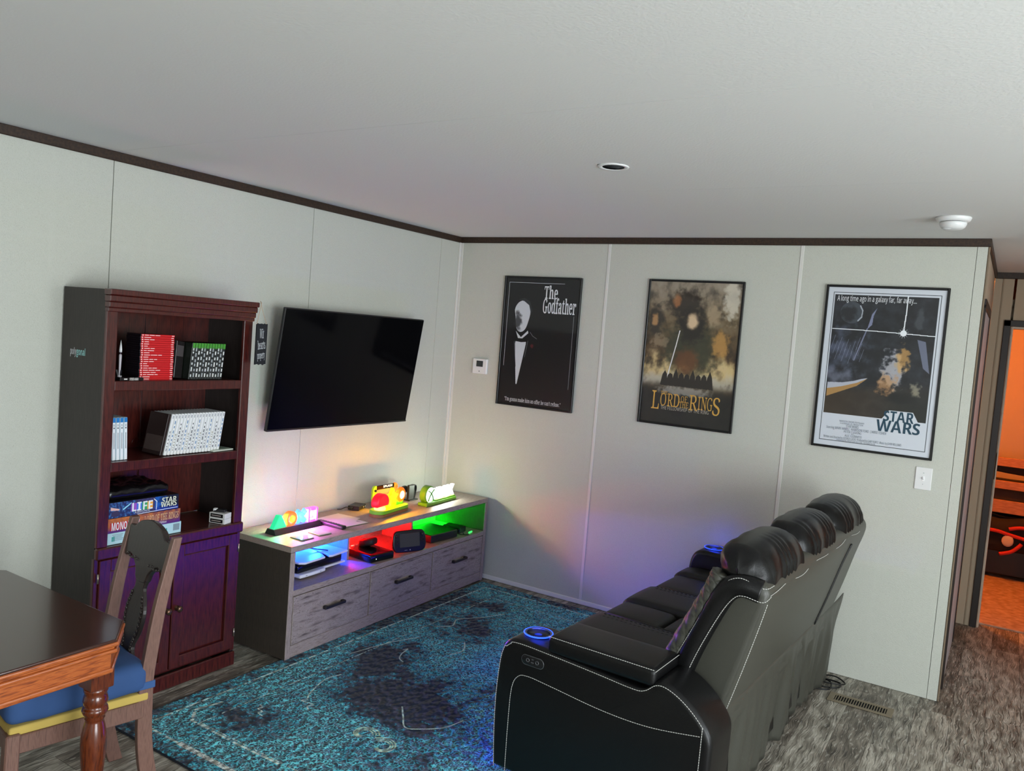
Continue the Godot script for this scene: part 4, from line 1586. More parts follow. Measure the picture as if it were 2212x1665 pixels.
func stand_shelf():
	var Y := 0.3675
	# blue cubby: white console lying on its side
	var t := thing("white_game_console", "large white and black game console lying flat in blue-lit cubby", "game console", Vector3(0.25, Y, 1.6), 0.06)
	var white := mat(rgb(226, 228, 232), 0.35)
	var b := mb()
	b.at(Vector3(0.0, 0.048, 0)).soft(Vector3(0.24, 0.05, 0.36), 0.012, 8, func(p): return p + Vector3(0, 0.05 * p.x * 0.3, 0))
	obj("core", b, M.gloss, t)
	b = mb()
	b.at(Vector3(0.01, 0.019, 0.09), Vector3(0, 0, 0.02)).soft(Vector3(0.27, 0.02, 0.2), 0.008, 14, func(p): return p + Vector3(0.012 * cos(p.z * 10.0), 0, 0))
	b.at(Vector3(0.0, 0.021, -0.1), Vector3(0, 0, 0.02)).soft(Vector3(0.26, 0.012, 0.2), 0.005, 10)
	obj("lower_plate", b, white, t)
	b = mb()
	b.box(Vector3(0.1535, 0.022, 0.09), Vector3(0.004, 0.004, 0.12), 0.001)
	obj("disc_slot", b, M.black, t)
	b = mb()
	b.xf = Transform3D(Basis(Vector3.RIGHT, -PI / 2) , Vector3(0, 0.09, 0))
	b.prism(v2([[-0.14, -0.19], [0.13, -0.185], [0.155, -0.16], [0.15, 0.0], [0.1, 0.03], [-0.14, 0.1]]), -0.006, 0.006, 0.004)
	b.prism(v2([[-0.14, 0.115], [0.11, 0.05], [0.15, 0.03], [0.16, 0.05], [0.15, 0.19], [-0.14, 0.19]]), -0.006, 0.006, 0.004)
	obj("upper_plate", b, white, t)
	b = mb()
	b.tube(curve([Vector3(-0.1, 0.108, 0.05), Vector3(0.0, 0.115, 0.0), Vector3(0.05, 0.104, -0.06), Vector3(0.09, 0.1, -0.09)], 5), 0.0035, 6)
	b.tube(curve([Vector3(-0.12, 0.16, 0.12), Vector3(-0.05, 0.15, 0.14), Vector3(0.0, 0.13, 0.18)], 5), 0.003, 6)
	obj("lead", b, M.black, t)
	led("blue", Vector3(0.07, 0.55, 1.62), rgb(10, 60, 255), 0.85, "small blue light strip at back of the left cubby", rgb(70, 190, 255))
	# red cubby: low black console with a bar on it and a string of lights behind
	t = thing("black_game_console", "low glossy black game console in the red-lit cubby", "game console", Vector3(0.335, Y, 1.165), -0.1)
	b = mb()
	b.at(Vector3(0, 0.0235, 0)).soft(Vector3(0.25, 0.045, 0.19), 0.009, 8)
	obj("body", b, M.gloss, t)
	b = mb()
	b.at(Vector3(0.1252, 0.02, 0.05)).ball(Vector3.ZERO, Vector3(0.001, 0.004, 0.003), 8)
	obj("power_light", b, glow(Color.WHITE, 0.8, Color.WHITE), t)
	b = mb()
	b.at(Vector3(0.285, Y + 0.069, 1.12), Vector3(0, 0.25, 0)).soft(Vector3(0.1, 0.042, 0.075), 0.016, 10, func(p): return p + Vector3(0, 0.008 * sin(p.x * 40.0), 0.006 * cos(p.x * 50.0)))
	tag(obj("cable_bundle", b, mat(rgb(20, 14, 14), 0.6)), "dark bundled cable lying on the black console in red cubby", "cable")
	t = thing("string_lights", "string of tiny red-white lights strung along red cubby back wall", "string lights", Vector3(0.05, 0.0, 0.0))
	var pts := []
	for q in [[0.508, 1.28], [0.5, 1.24], [0.498, 1.2], [0.505, 1.15], [0.51, 1.1], [0.515, 1.05], [0.525, 1.0], [0.53, 0.965], [0.545, 0.955], [0.556, 0.95]]:
		pts.append(Vector3(0.0, q[0], q[1]))
	var pts2 := []
	for q in [[0.43, 1.2], [0.43, 1.16], [0.438, 1.12], [0.44, 1.07], [0.45, 1.03], [0.455, 0.98]]:
		pts2.append(Vector3(0.015, q[0], q[1]))
	b = mb()
	b.tube(curve(pts, 4), 0.0012, 5)
	b.tube(curve(pts2, 4), 0.0012, 5)
	obj("wire", b, mat(rgb(120, 60, 50), 0.5), t)
	pts.append_array(pts2)
	for k in pts.size():
		b = mb()
		b.at(pts[k] + Vector3(0.003, 0, 0)).ball(Vector3.ZERO, Vector3.ONE * 0.0042, 8)
		obj("bulb", b, glow(rgb(255, 190, 170), 3.0, Color.WHITE), t)
	for k in [1, 5, 11, 14]:
		bulb(t, pts[k] + Vector3(0.012, 0.0, 0), rgb(255, 6, 4), 0.12, 0.01)
	# gamepad with a screen, leaning at the divider
	t = thing("screen_gamepad", "black gamepad with a wide built-in screen standing in the cubby", "game controller", Vector3(0.438, Y, 0.912), 0.0)
	t.rotation = Vector3(0, -0.35, 0)
	b = mb()
	var rr := Basis(Vector3.UP, PI / 2) * Basis(Vector3.RIGHT, -0.2)
	b.xf = Transform3D(rr, Vector3(0, 0.07, 0))
	var o := []
	for q in [[-0.115, 0.03], [-0.1, 0.058], [-0.07, 0.066], [0.07, 0.066], [0.1, 0.058], [0.115, 0.03], [0.117, -0.03], [0.1, -0.06], [0.06, -0.068], [-0.06, -0.068], [-0.1, -0.06], [-0.117, -0.03]]:
		o.append(Vector2(q[0], q[1]))
	b.prism(PackedVector2Array(curve(o, 3, true)), -0.011, 0.011, 0.007, true)
	obj("body", b, mat(rgb(14, 14, 15), 0.35), t)
	b = mb()
	b.xf = Transform3D(rr, Vector3(0, 0.07, 0))
	b.box(Vector3(0, 0.006, 0.0112), Vector3(0.142, 0.084, 0.002), 0.0008)
	obj("screen", b, mat(rgb(72, 72, 70), 0.15), t)
	b = mb()
	b.xf = Transform3D(rr, Vector3(0, 0.07, 0))
	for s in [-1, 1]:
		b.ball(Vector3(s * 0.093, 0.035, 0.013), Vector3(0.011, 0.011, 0.006))
		for i in 4:
			b.ball(Vector3(s * 0.093 + 0.011 * cos(i * PI / 2), 0.002 + 0.011 * sin(i * PI / 2), 0.0115), Vector3(0.005, 0.005, 0.003), 8)
	obj("stick_and_buttons", b, M.dark, t).set_meta("kind", "stuff")
	b = mb()
	b.xf = Transform3D(rr, Vector3(0, 0.07, 0))
	b.ball(Vector3(0, -0.054, 0.011), Vector3(0.004, 0.004, 0.002), 8)
	b.box(Vector3(-0.03, -0.054, 0.0112), Vector3(0.02, 0.002, 0.001))
	obj("home_mark", b, mat(rgb(170, 170, 172), 0.4), t)
	# green cubby: flat black console, leads, an adapter and two little lit bars
	t = thing("flat_game_console", "flat black game console in the green-lit cubby", "game console", Vector3(0.31, Y, 0.527), -0.05)
	b = mb()
	b.box(Vector3(0, 0.033, 0), Vector3(0.25, 0.05, 0.27), 0.004)
	b.box(Vector3(0, 0.006, 0), Vector3(0.22, 0.01, 0.24), 0.002)
	obj("body", b, mat(rgb(12, 14, 13), 0.3), t)
	b = mb()
	b.box(Vector3(0.1252, 0.03, 0.03), Vector3(0.001, 0.002, 0.12))
	obj("disc_slot", b, M.dark, t)
	t = thing("power_adapter", "black power adapter with looped lead beside flat console", "adapter", Vector3(0.32, Y, 0.27), 0.1)
	b = mb()
	b.box(Vector3(0, 0.022, 0), Vector3(0.14, 0.042, 0.09), 0.006)
	obj("body", b, M.black, t)
	b = mb()
	b.tube(curve([Vector3(0.06, 0.03, 0.045), Vector3(0.1, 0.05, 0.08), Vector3(0.12, 0.012, 0.07), Vector3(0.13, 0.004, 0.02), Vector3(0.09, 0.005, 0.06), Vector3(0.05, 0.02, 0.1)], 6), 0.003, 6)
	obj("lead", b, M.black, t)
	for k in 2:
		t = thing("green_light_bar", ["tiny glowing green bar at right end of the cubby", "tiny glowing green bar below the screen gamepad"][k], "light", [Vector3(0.425, Y, 0.222), Vector3(0.445, Y, 0.79)][k], [0.2, -0.1][k], "tiny green light bars")
		b = mb()
		b.box(Vector3(0, 0.006, 0), Vector3(0.012, 0.011, 0.05), 0.003)
		obj("bar", b, glow(rgb(60, 255, 110), 0.9, rgb(120, 255, 150)), t)
	led("green", Vector3(0.055, 0.542, 0.55), rgb(0, 255, 20), 0.34, "pair of white-green light dots at back of right cubby", rgb(200, 255, 220))

func led(called: String, p: Vector3, c: Color, e: float, label: String, face: Color):
	var t := thing(called + "_light_strip", label, "light", p, 0.0)
	var b := mb()
	if called == "green":
		b.at(Vector3(0, 0.004, 0)).ball(Vector3.ZERO, Vector3.ONE * 0.007, 10)
		obj("light_dot", b, glow(face, 3.0, Color.WHITE), t)
		b = mb()
		b.at(Vector3(0, -0.036, 0)).ball(Vector3.ZERO, Vector3.ONE * 0.007, 10)
		obj("light_dot", b, glow(face, 3.0, Color.WHITE), t)
		b = mb()
		b.box(Vector3(-0.01, -0.016, 0), Vector3(0.006, 0.06, 0.01))
		obj("strip", b, M.white, t)
	else:
		b.box(Vector3(0, -0.014, 0), Vector3(0.02, 0.03, 0.06), 0.003)
		obj("light_dot", b, glow(face, 1.0, Color.WHITE), t)
	if called == "blue":
		bulb(t, Vector3(0.05, -0.012, 0), c, e, 0.02)
		bulb(t, Vector3(0.06, -0.012, -0.22), c, e * 0.7, 0.02)
	else:
		spot(t, Vector3(0.03, 0.0, 0), c, e * 4.0)
		spot(t, Vector3(0.05, 0.0, -0.24), c, e * 3.2)

func spot(parent: Node3D, p: Vector3, c: Color, e: float):
	var l := SpotLight3D.new()
	l.name = "glow_light"
	l.light_color = c
	l.light_energy = e
	l.light_size = 0.015
	l.spot_angle = 74.0
	l.spot_range = 8.0
	l.spot_attenuation = 2.0
	l.spot_angle_attenuation = 0.6
	l.shadow_enabled = true
	parent.add_child(l, true)
	l.position = p
	l.rotation = Vector3(-1.15, PI / 2, 0)

func television():
	var t := thing("television", "large black flat television tilted down on the left wall", "television", Vector3(0.13, 1.468, 1.183))
	t.rotation.z = -0.143
	var b := mb()
	b.box(Vector3(-0.012, 0, 0), Vector3(0.022, 0.694, 1.192), 0.004)
	obj("body", b, M.black, t)
	b = mb()
	b.box(Vector3(-0.035, -0.12, 0), Vector3(0.04, 0.4, 0.8), 0.012)
	obj("rear_housing", b, M.dark, t)
	b = mb()
	b.box(Vector3(0.0, 0.003, 0), Vector3(0.003, 0.676, 1.18), 0.001)
	var sc := mat(rgb(3, 3, 5), 0.09)
	sc.metallic_specular = 0.26
	obj("screen", b, sc, t)
	b = mb()
	b.box(Vector3(0.001, -0.341, 0), Vector3(0.004, 0.01, 1.186), 0.001)
	obj("lower_bezel", b, mat(rgb(26, 26, 28), 0.35), t)
	b = mb()
	b.bar(Vector3(-0.05, 0, 0), Vector3(-0.108, 0.016, 0), 0.2, 0.1)
	obj("wall_bracket", b, M.dark, t)

func poster(label: String, x0: float, x1: float, y0: float, y1: float, im: Image) -> Node3D:
	var w := x1 - x0
	var h := y1 - y0
	var t := thing("framed_poster", label, "poster", Vector3((x0 + x1) / 2, (y0 + y1) / 2, 0.001), 0.0, "framed posters on the far wall")
	var b := mb()
	var f := 0.013
	for s in [-1, 1]:
		b.box(Vector3(s * (w - f) / 2, 0, 0.009), Vector3(f, h, 0.018), 0.002)
		b.box(Vector3(0, s * (h - f) / 2, 0.009), Vector3(w - 2 * f, f, 0.018), 0.002)
	obj("frame", b, mat(rgb(12, 12, 13), 0.3), t)
	b = mb()
	b.box(Vector3(0, 0, 0.005), Vector3(w - f, h - f, 0.008))
	obj("backing", b, M.dark, t)
	b = mb()
	var a := w / 2 - f
	var c := h / 2 - f
	b.face(Vector3(-a, c, 0.0095), Vector3(a, c, 0.0095), Vector3(a, -c, 0.0095), Vector3(-a, -c, 0.0095))
	var m := pic(im, 0.5)
	m.clearcoat_enabled = true
	m.clearcoat = 0.6
	m.clearcoat_roughness = 0.03
	obj("print", b, m, t)
	return t

func posters():
	var w := 400
	var h := 600
	var white := mat(rgb(222, 226, 230), 0.5)
	var n := noise(0.012, 4, 101)
	var n2 := noise(0.03, 3, 102)
	# black poster: a plain pale figure shape and white lettering
	var im := Image.create(w, h, false, Image.FORMAT_RGB8)
	im.fill(rgb(8, 8, 11))
	var paper := rgb(202, 208, 214)
	line_px(im, [[0.045, 0.7], [0.045, 0.035], [0.8, 0.035]], 1.4, paper)
	line_px(im, [[0.95, 0.28], [0.95, 0.84]], 1.2, rgb(150, 154, 160))
	var head := []
	for q in curve([Vector2(0.16, 0.3), Vector2(0.15, 0.24), Vector2(0.2, 0.19), Vector2(0.28, 0.175), Vector2(0.34, 0.2), Vector2(0.365, 0.27), Vector2(0.345, 0.34), Vector2(0.31, 0.4), Vector2(0.25, 0.425), Vector2(0.19, 0.4)], 5, true):
		head.append([q.x, q.y])
	fill_poly(im, head, paper)
	smudge(im, 0.2, 0.34, 0.07, 0.09, rgb(30, 32, 36), 0.8, n2, 0.4)
	fill_poly(im, [[0.19, 0.17], [0.27, 0.155], [0.35, 0.18], [0.39, 0.25], [0.375, 0.28], [0.34, 0.21], [0.27, 0.18]], rgb(40, 42, 46))
	fill_poly(im, [[0.18, 0.415], [0.2, 0.43], [0.26, 0.465], [0.35, 0.41], [0.36, 0.43], [0.28, 0.475], [0.22, 0.475]], paper)
	fill_poly(im, [[0.18, 0.468], [0.26, 0.482], [0.35, 0.468], [0.35, 0.5], [0.27, 0.492], [0.18, 0.5]], rgb(4, 4, 6))
	fill_poly(im, [[0.19, 0.5], [0.27, 0.505], [0.335, 0.5], [0.335, 0.52], [0.25, 0.84], [0.235, 0.84], [0.185, 0.52]], paper)
	line_px(im, [[0.17, 0.5], [0.215, 0.7]], 1.0, rgb(110, 114, 120))
	line_px(im, [[0.36, 0.49], [0.33, 0.62]], 1.0, rgb(110, 114, 120))
	line_px(im, [[0.38, 0.42], [0.42, 0.45], [0.48, 0.47]], 1.0, rgb(120, 124, 128))
	smudge(im, 0.42, 0.53, 0.03, 0.025, rgb(90, 28, 30), 0.9, n2, 0.3)
	var t := poster("black framed poster with pale figure and white title, nearest the room corner", 0.417, 1.026, 1.267, 2.171, im)
	text(t, "The", Vector3(0.075, 0.345, 0.0108), 0.085, white, Vector3.ZERO, 0.105, "Droid Serif", true)
	text(t, "Godfather", Vector3(0.145, 0.253, 0.0108), 0.1, white, Vector3.ZERO, 0.255, "Droid Serif", true)
	text(t, "\"I'm gonna make him an offer he can't refuse.\"", Vector3(-0.01, -0.408, 0.0108), 0.026, white, Vector3.ZERO, 0.45, "Droid Serif")
	# misty brown poster with gold lettering
	im = Image.create(w, h, false, Image.FORMAT_RGB8)
	for y in h:
		var v := float(y) / h
		for x in w:
			var q := n.get_noise_2d(x * 1.2, y * 0.9)
			var c := rgb(146, 134, 116).lerp(rgb(104, 86, 58), smoothstep(0.0, 0.35, v)).lerp(rgb(78, 58, 34), smoothstep(0.3, 0.55, v))
			c = c.lerp(rgb(206, 182, 128), smoothstep(0.48, 0.6, v + q * 0.09) * (1.0 - smoothstep(0.62, 0.76, v)))
			c = c.lerp(rgb(190, 190, 178), smoothstep(0.62, 0.7, v + q * 0.05) * (1.0 - smoothstep(0.7, 0.77, v)) * 0.7)
			c = c.lerp(rgb(24, 22, 17), smoothstep(0.7, 0.8, v + q * 0.04))
			im.set_pixel(x, y, c.lerp(Color.BLACK, clampf(-q * 0.7, 0.0, 0.5)).lerp(rgb(220, 214, 200), clampf(q * 0.35, 0, 0.3) * (1.0 - v)))
	# broad soft masses: dark cloak-like slopes, pale cloud columns
	smudge(im, 0.5, 0.46, 0.42, 0.26, rgb(50, 52, 34), 0.85, n2, 0.25)
	smudge(im, 0.42, 0.16, 0.26, 0.14, rgb(40, 32, 24), 0.9, n2, 0.3)
	smudge(im, 0.5, 0.3, 0.2, 0.16, rgb(30, 24, 18), 0.9, n2, 0.3)
	smudge(im, 0.09, 0.28, 0.12, 0.16, rgb(44, 38, 30), 0.9, n2, 0.3)
	smudge(im, 0.5, 0.27, 0.085, 0.075, rgb(224, 196, 156), 0.95, n2, 0.15)
	smudge(im, 0.31, 0.13, 0.06, 0.06, rgb(170, 112, 66), 0.8, n2, 0.3)
	smudge(im, 0.72, 0.22, 0.1, 0.1, rgb(170, 150, 120), 0.8, n2, 0.4)
	smudge(im, 0.08, 0.27, 0.05, 0.06, rgb(196, 150, 96), 0.8, n2, 0.3)
	smudge(im, 0.9, 0.1, 0.11, 0.2, rgb(214, 208, 190), 0.8, n2, 0.4)
	smudge(im, 0.82, 0.42, 0.12, 0.12, rgb(196, 146, 74), 0.8, n2, 0.35)
	smudge(im, 0.15, 0.42, 0.12, 0.06, rgb(150, 130, 104), 0.7, n2, 0.6)
	smudge(im, 0.47, 0.55, 0.18, 0.12, rgb(120, 62, 24), 0.6, n2, 0.2)
	line_px(im, [[0.37, 0.34], [0.34, 0.45], [0.3, 0.58], [0.26, 0.72]], 2.0, rgb(226, 226, 224))
	line_px(im, [[0.26, 0.72], [0.2, 0.88]], 0.8, rgb(120, 118, 108))
	# a dark ragged ridge across the mist
	for k in 9:
		var cx := 0.25 + k * 0.062
		fill_poly(im, [[cx - 0.05, 0.73], [cx - 0.03, 0.655], [cx - 0.005, 0.625 + 0.02 * sin(k * 2.2)], [cx + 0.02, 0.65], [cx + 0.04, 0.735]], rgb(34, 27, 20))
	smudge(im, 0.48, 0.765, 0.4, 0.04, rgb(196, 194, 184), 0.6, n2, 0.4)
	t = poster("brown misty poster with gold title, middle of three framed posters", 1.502, 2.111, 1.271, 2.18, im)
	var gold := mat(rgb(206, 160, 74), 0.5)
	text(t, "THE", Vector3(-0.14, -0.252, 0.0108), 0.02, gold, Vector3.ZERO, 0.045, "Droid Serif")
	text(t, "L", Vector3(-0.195, -0.302, 0.0108), 0.115, gold, Vector3.ZERO, 0.05, "Droid Serif")
	text(t, "ORD", Vector3(-0.1, -0.295, 0.0108), 0.08, gold, Vector3.ZERO, 0.125, "Droid Serif")
	text(t, "OF", Vector3(-0.008, -0.28, 0.0108), 0.036, gold, Vector3.ZERO, 0.04, "Droid Serif")
	text(t, "THE", Vector3(-0.006, -0.315, 0.0108), 0.036, gold, Vector3.ZERO, 0.058, "Droid Serif")
	text(t, "R", Vector3(0.05, -0.297, 0.0108), 0.095, gold, Vector3.ZERO, 0.055, "Droid Serif")
	text(t, "ING", Vector3(0.128, -0.295, 0.0108), 0.08, gold, Vector3.ZERO, 0.09, "Droid Serif")
	text(t, "S", Vector3(0.2, -0.305, 0.0108), 0.11, gold, Vector3.ZERO, 0.045, "Droid Serif")
	text(t, "THE FELLOWSHIP OF THE RING", Vector3(0.0, -0.345, 0.0108), 0.022, mat(rgb(176, 170, 158), 0.5), Vector3.ZERO, 0.31)
	# dark space poster in a white margin
	im = Image.create(w, h, false, Image.FORMAT_RGB8)
	var mg := rgb(206, 212, 220)
	im.fill(mg)
	line_px(im, [[0.045, 0.03], [0.955, 0.03], [0.955, 0.965], [0.045, 0.965], [0.045, 0.03]], 1.0, rgb(40, 46, 52))
	var y1 := 0.795
	for y in range(int(0.045 * h), int(y1 * h)):
		var v := float(y) / h
		for x in range(int(0.062 * w), int(0.94 * w)):
			var u := float(x) / w
			var q := n.get_noise_2d(x * 1.3 + 500, y * 1.3)
			var c := rgb(16, 18, 24).lerp(rgb(40, 44, 52), clampf(0.35 + q, 0, 1))
			c = c.lerp(rgb(84, 92, 116), clampf(0.75 - Vector2((u - 0.15) / 0.33, (v - 0.4) / 0.24).length() + q * 0.6, 0, 0.75))
			c = c.lerp(rgb(120, 124, 142), clampf(0.7 - Vector2((u - 0.12) / 0.4, (v - 0.56) / 0.1).length() + q * 0.4, 0, 0.6))
			c = c.lerp(rgb(66, 48, 26), smoothstep(0.6, 0.68, v + u * 0.06) * (0.75 - u * 0.5))
			c = c.lerp(rgb(22, 24, 20), smoothstep(0.55, 0.75, v) * smoothstep(0.5, 0.9, u))
			im.set_pixel(x, y, c)
	# plain planet, curved arcs, slanting bands, crossing beams with a burst
	fill_oval(im, 0.22, 0.155, 0.1, 0.068, rgb(60, 66, 74))
	smudge(im, 0.19, 0.165, 0.1, 0.07, rgb(16, 18, 22), 0.7, n2, 0.4)
	line_px(im, [[0.29, 0.11], [0.315, 0.14], [0.31, 0.18], [0.28, 0.205]], 2.0, rgb(160, 168, 178))
	fill_poly(im, [[0.44, 0.12], [0.4, 0.16], [0.37, 0.255], [0.41, 0.225], [0.415, 0.17]], rgb(122, 128, 156))
	smudge(im, 0.8, 0.18, 0.05, 0.09, rgb(66, 70, 76), 0.8, n2, 0.4)
	fill_poly(im, [[0.8, 0.3], [0.87, 0.31], [0.925, 0.5], [0.87, 0.47]], rgb(102, 108, 128))
	line_px(im, [[0.37, 0.25], [0.28, 0.45]], 2.0, rgb(112, 118, 142))
	for k in 14:
		var xx := 0.1 + 0.02 * k
		var yy := 0.3 + 0.1 * fmod(k * 0.37, 1.0)
		line_px(im, [[xx, yy], [xx - 0.03, yy + 0.08]], 0.8, rgb(130, 138, 160))
	fill_poly(im, [[0.07, 0.6], [0.2, 0.595], [0.3, 0.58], [0.36, 0.565], [0.42, 0.555], [0.33, 0.6], [0.2, 0.64], [0.07, 0.66]], rgb(176, 180, 192))
	fill_poly(im, [[0.07, 0.64], [0.2, 0.62], [0.33, 0.59], [0.42, 0.558], [0.33, 0.61], [0.2, 0.65], [0.07, 0.69]], rgb(168, 128, 72))
	smudge(im, 0.62, 0.5, 0.12, 0.14, rgb(196, 196, 202), 0.8, n2, 0.7)
	smudge(im, 0.7, 0.42, 0.07, 0.1, rgb(208, 160, 90), 0.75, n2, 0.6)
	smudge(im, 0.58, 0.58, 0.1, 0.08, rgb(190, 140, 90), 0.7, n2, 0.7)
	smudge(im, 0.83, 0.6, 0.06, 0.05, rgb(170, 164, 140), 0.7, n2, 0.6)
	smudge(im, 0.72, 0.66, 0.16, 0.05, rgb(12, 13, 12), 0.9)
	var wl := rgb(236, 240, 244)
	line_px(im, [[0.065, 0.26], [0.4, 0.262], [0.68, 0.268], [0.94, 0.275]], 1.5, wl)
	line_px(im, [[0.69, 0.045], [0.688, 0.15], [0.68, 0.265]], 2.2, wl)
	fill_oval(im, 0.68, 0.266, 0.027, 0.019, wl)
	for k in 12:
		var a := TAU * k / 12.0 + 0.2
		line_px(im, [[0.68, 0.266], [0.68 + cos(a) * 0.045, 0.266 + sin(a) * 0.032]], 0.7, wl)
	fill_poly(im, [[0.63, 0.74], [0.83, 0.74], [0.89, 0.81], [0.91, 0.86], [0.53, 0.86], [0.56, 0.81]], mg)
	fill_poly(im, [[0.062, 0.795], [0.56, 0.795], [0.55, 0.86], [0.062, 0.86]], mg)
	t = poster("dark space poster with white margin and crossing beams, nearest the hallway", 2.571, 3.186, 1.269, 2.181, im)
	text(t, "A long time ago in a galaxy far, far away...", Vector3(-0.045, 0.383, 0.0108), 0.03, mat(rgb(225, 228, 232), 0.5), Vector3.ZERO, 0.4)
	var tealm := mat(rgb(28, 64, 82), 0.5)
	text(t, "STAR", Vector3(0.125, -0.245, 0.0108), 0.056, tealm, Vector3.ZERO, 0.15, "Droid Sans", true)
	text(t, "WARS", Vector3(0.13, -0.3, 0.0108), 0.062, tealm, Vector3.ZERO, 0.215, "Droid Sans", true)
	var ink := mat(rgb(110, 120, 130), 0.5)
	for q in [["TWENTIETH CENTURY-FOX Presents", -0.105, -0.3, 0.13, 0.009], ["A LUCASFILM LTD. PRODUCTION", -0.105, -0.312, 0.12, 0.009], ["STAR WARS", -0.1, -0.325, 0.065, 0.014], ["Starring MARK HAMILL  HARRISON FORD  CARRIE FISHER", -0.08, -0.341, 0.31, 0.014], ["PETER CUSHING", -0.095, -0.357, 0.09, 0.013], ["and", -0.095, -0.367, 0.012, 0.006], ["ALEC GUINNESS", -0.09, -0.378, 0.088, 0.013], ["Written and Directed by GEORGE LUCAS  Produced by GARY KURTZ  Music by JOHN WILLIAMS", -0.045, -0.394, 0.4, 0.013], ["PANAVISION  PRINTS BY DE LUXE  TECHNICOLOR", -0.075, -0.407, 0.2, 0.008]]:
		text(t, q[0], Vector3(q[1], q[2], 0.0108), q[4], ink, Vector3.ZERO, q[3])

func small_fittings():
	# thermostat
	var t := thing("thermostat", "small white thermostat with dark display beside the corner poster", "thermostat", Vector3(0.2605, 1.518, 0.0005))
	var b := mb()
	b.box(Vector3(0, 0, 0.011), Vector3(0.122, 0.108, 0.022), 0.004)
	obj("body", b, M.white, t)
	b = mb()
	b.box(Vector3(0.0, 0.018, 0.0222), Vector3(0.056, 0.042, 0.0015), 0.0005)
	obj("display_rim", b, M.black, t)
	b = mb()
	b.box(Vector3(0.0, 0.018, 0.0233), Vector3(0.042, 0.031, 0.001))
	obj("display", b, mat(rgb(56, 60, 60), 0.2), t)
	b = mb()
	b.at(Vector3(0, -0.036, 0.0225)).ball(Vector3.ZERO, Vector3(0.004, 0.004, 0.0015), 10)
	obj("button", b, M.black, t)
	# light switch
	t = thing("light_switch", "white single light switch plate below the space poster", "switch", Vector3(3.155, 1.169, 0.0003))
	b = mb()
	b.box(Vector3(0, 0, 0.003), Vector3(0.08, 0.12, 0.006), 0.0025)
	obj("plate", b, M.white, t)
	b = mb()
	b.box(Vector3(0, 0, 0.0065), Vector3(0.011, 0.026, 0.002), 0.0006)
	b.bar(Vector3(0, -0.002, 0.006), Vector3(0, 0.006, 0.016), 0.007, 0.009, 0.001)
	obj("toggle", b, M.print, t)
	for s in [-1, 1]:
		b = mb()
		b.at(Vector3(0, s * 0.03, 0.006)).ball(Vector3.ZERO, Vector3(0.003, 0.003, 0.001), 8)
		obj("screw", b, mat(rgb(190, 192, 194), 0.4), t)
	# smoke alarm on the ceiling
	t = thing("smoke_alarm", "round white smoke alarm on the ceiling near the hallway", "smoke alarm", Vector3(3.21, H, 0.665))
	b = mb()
	b.lathe([[0.0001, 0.0], [0.072, 0.0], [0.073, -0.004], [0.068, -0.016], [0.06, -0.02], [0.0001, -0.02]], 40)
	obj("base", b, M.white, t)
	b = mb()
	b.lathe([[0.0001, -0.02], [0.05, -0.02], [0.05, -0.023], [0.0001, -0.023]], 32)
	obj("vent_gap", b, M.black, t)
	b = mb()
	b.lathe([[0.0001, -0.0225], [0.055, -0.0225], [0.056, -0.03], [0.05, -0.044], [0.04, -0.052], [0.02, -0.055], [0.0001, -0.055]], 40)
	obj("cover", b, M.white, t)
	b = mb()
	b.at(Vector3(-0.02, -0.052, 0.02)).ball(Vector3.ZERO, Vector3(0.02, 0.005, 0.014), 14)
	obj("test_button", b, mat(rgb(205, 208, 208), 0.4), t)
	# recessed lamp, switched off
	t = thing("recessed_downlight", "round white recessed ceiling lamp, switched off, above the rug", "lamp", Vector3(2.118, H, 1.934))
	b = mb()
	b.lathe([[0.041, 0.002], [0.06, 0.001], [0.0615, -0.002], [0.058, -0.005], [0.044, -0.004], [0.041, 0.002]], 40)
	obj("trim_ring", b, M.white, t)
	b = mb()
	b.lathe([[0.0432, -0.003], [0.0445, -0.003], [0.046, 0.007], [0.03, 0.0085], [0.0001, 0.009], [0.0001, 0.007], [0.03, 0.0065], [0.042, 0.0045], [0.0432, -0.003]], 36)
	obj("reflector", b, mat(rgb(236, 238, 238), 0.25), t)
	b = mb()
	b.at(Vector3(0, 0.005, 0)).ball(Vector3.ZERO, Vector3(0.022, 0.004, 0.022), 16)
	obj("bulb_face", b, M.print, t)
	# floor register
	t = thing("floor_vent", "beige metal floor register with dark slots behind the sofa", "vent", Vector3(3.007, 0.001, 0.342), 0.0)
	var bm := mat(rgb(134, 122, 100), 0.45, 0.3)
	b = mb()
	b.box(Vector3(0, 0.0025, 0.047), Vector3(0.31, 0.005, 0.024), 0.002)
	b.box(Vector3(0, 0.0025, -0.047), Vector3(0.31, 0.005, 0.024), 0.002)
	b.box(Vector3(-0.14, 0.0025, 0), Vector3(0.03, 0.005, 0.075), 0.002)
	b.box(Vector3(0.14, 0.0025, 0), Vector3(0.03, 0.005, 0.075), 0.002)
	obj("frame", b, bm, t)
	b = mb()
	b.box(Vector3(0, 0.0004, 0), Vector3(0.255, 0.0006, 0.074))
	obj("duct_shadow", b, mat(rgb(8, 8, 8), 0.9), t)
	b = mb()
	b.box(Vector3(0, 0.0026, 0), Vector3(0.0045, 0.004, 0.074), 0.0008)
	var me := b.done()
	for k in 20:
		var o := obj("slat", me, bm, t)
		o.position = Vector3(-0.118 + 0.01242 * k, 0, 0)
	# loose lead on the floor by the end of the sofa
	b = mb()
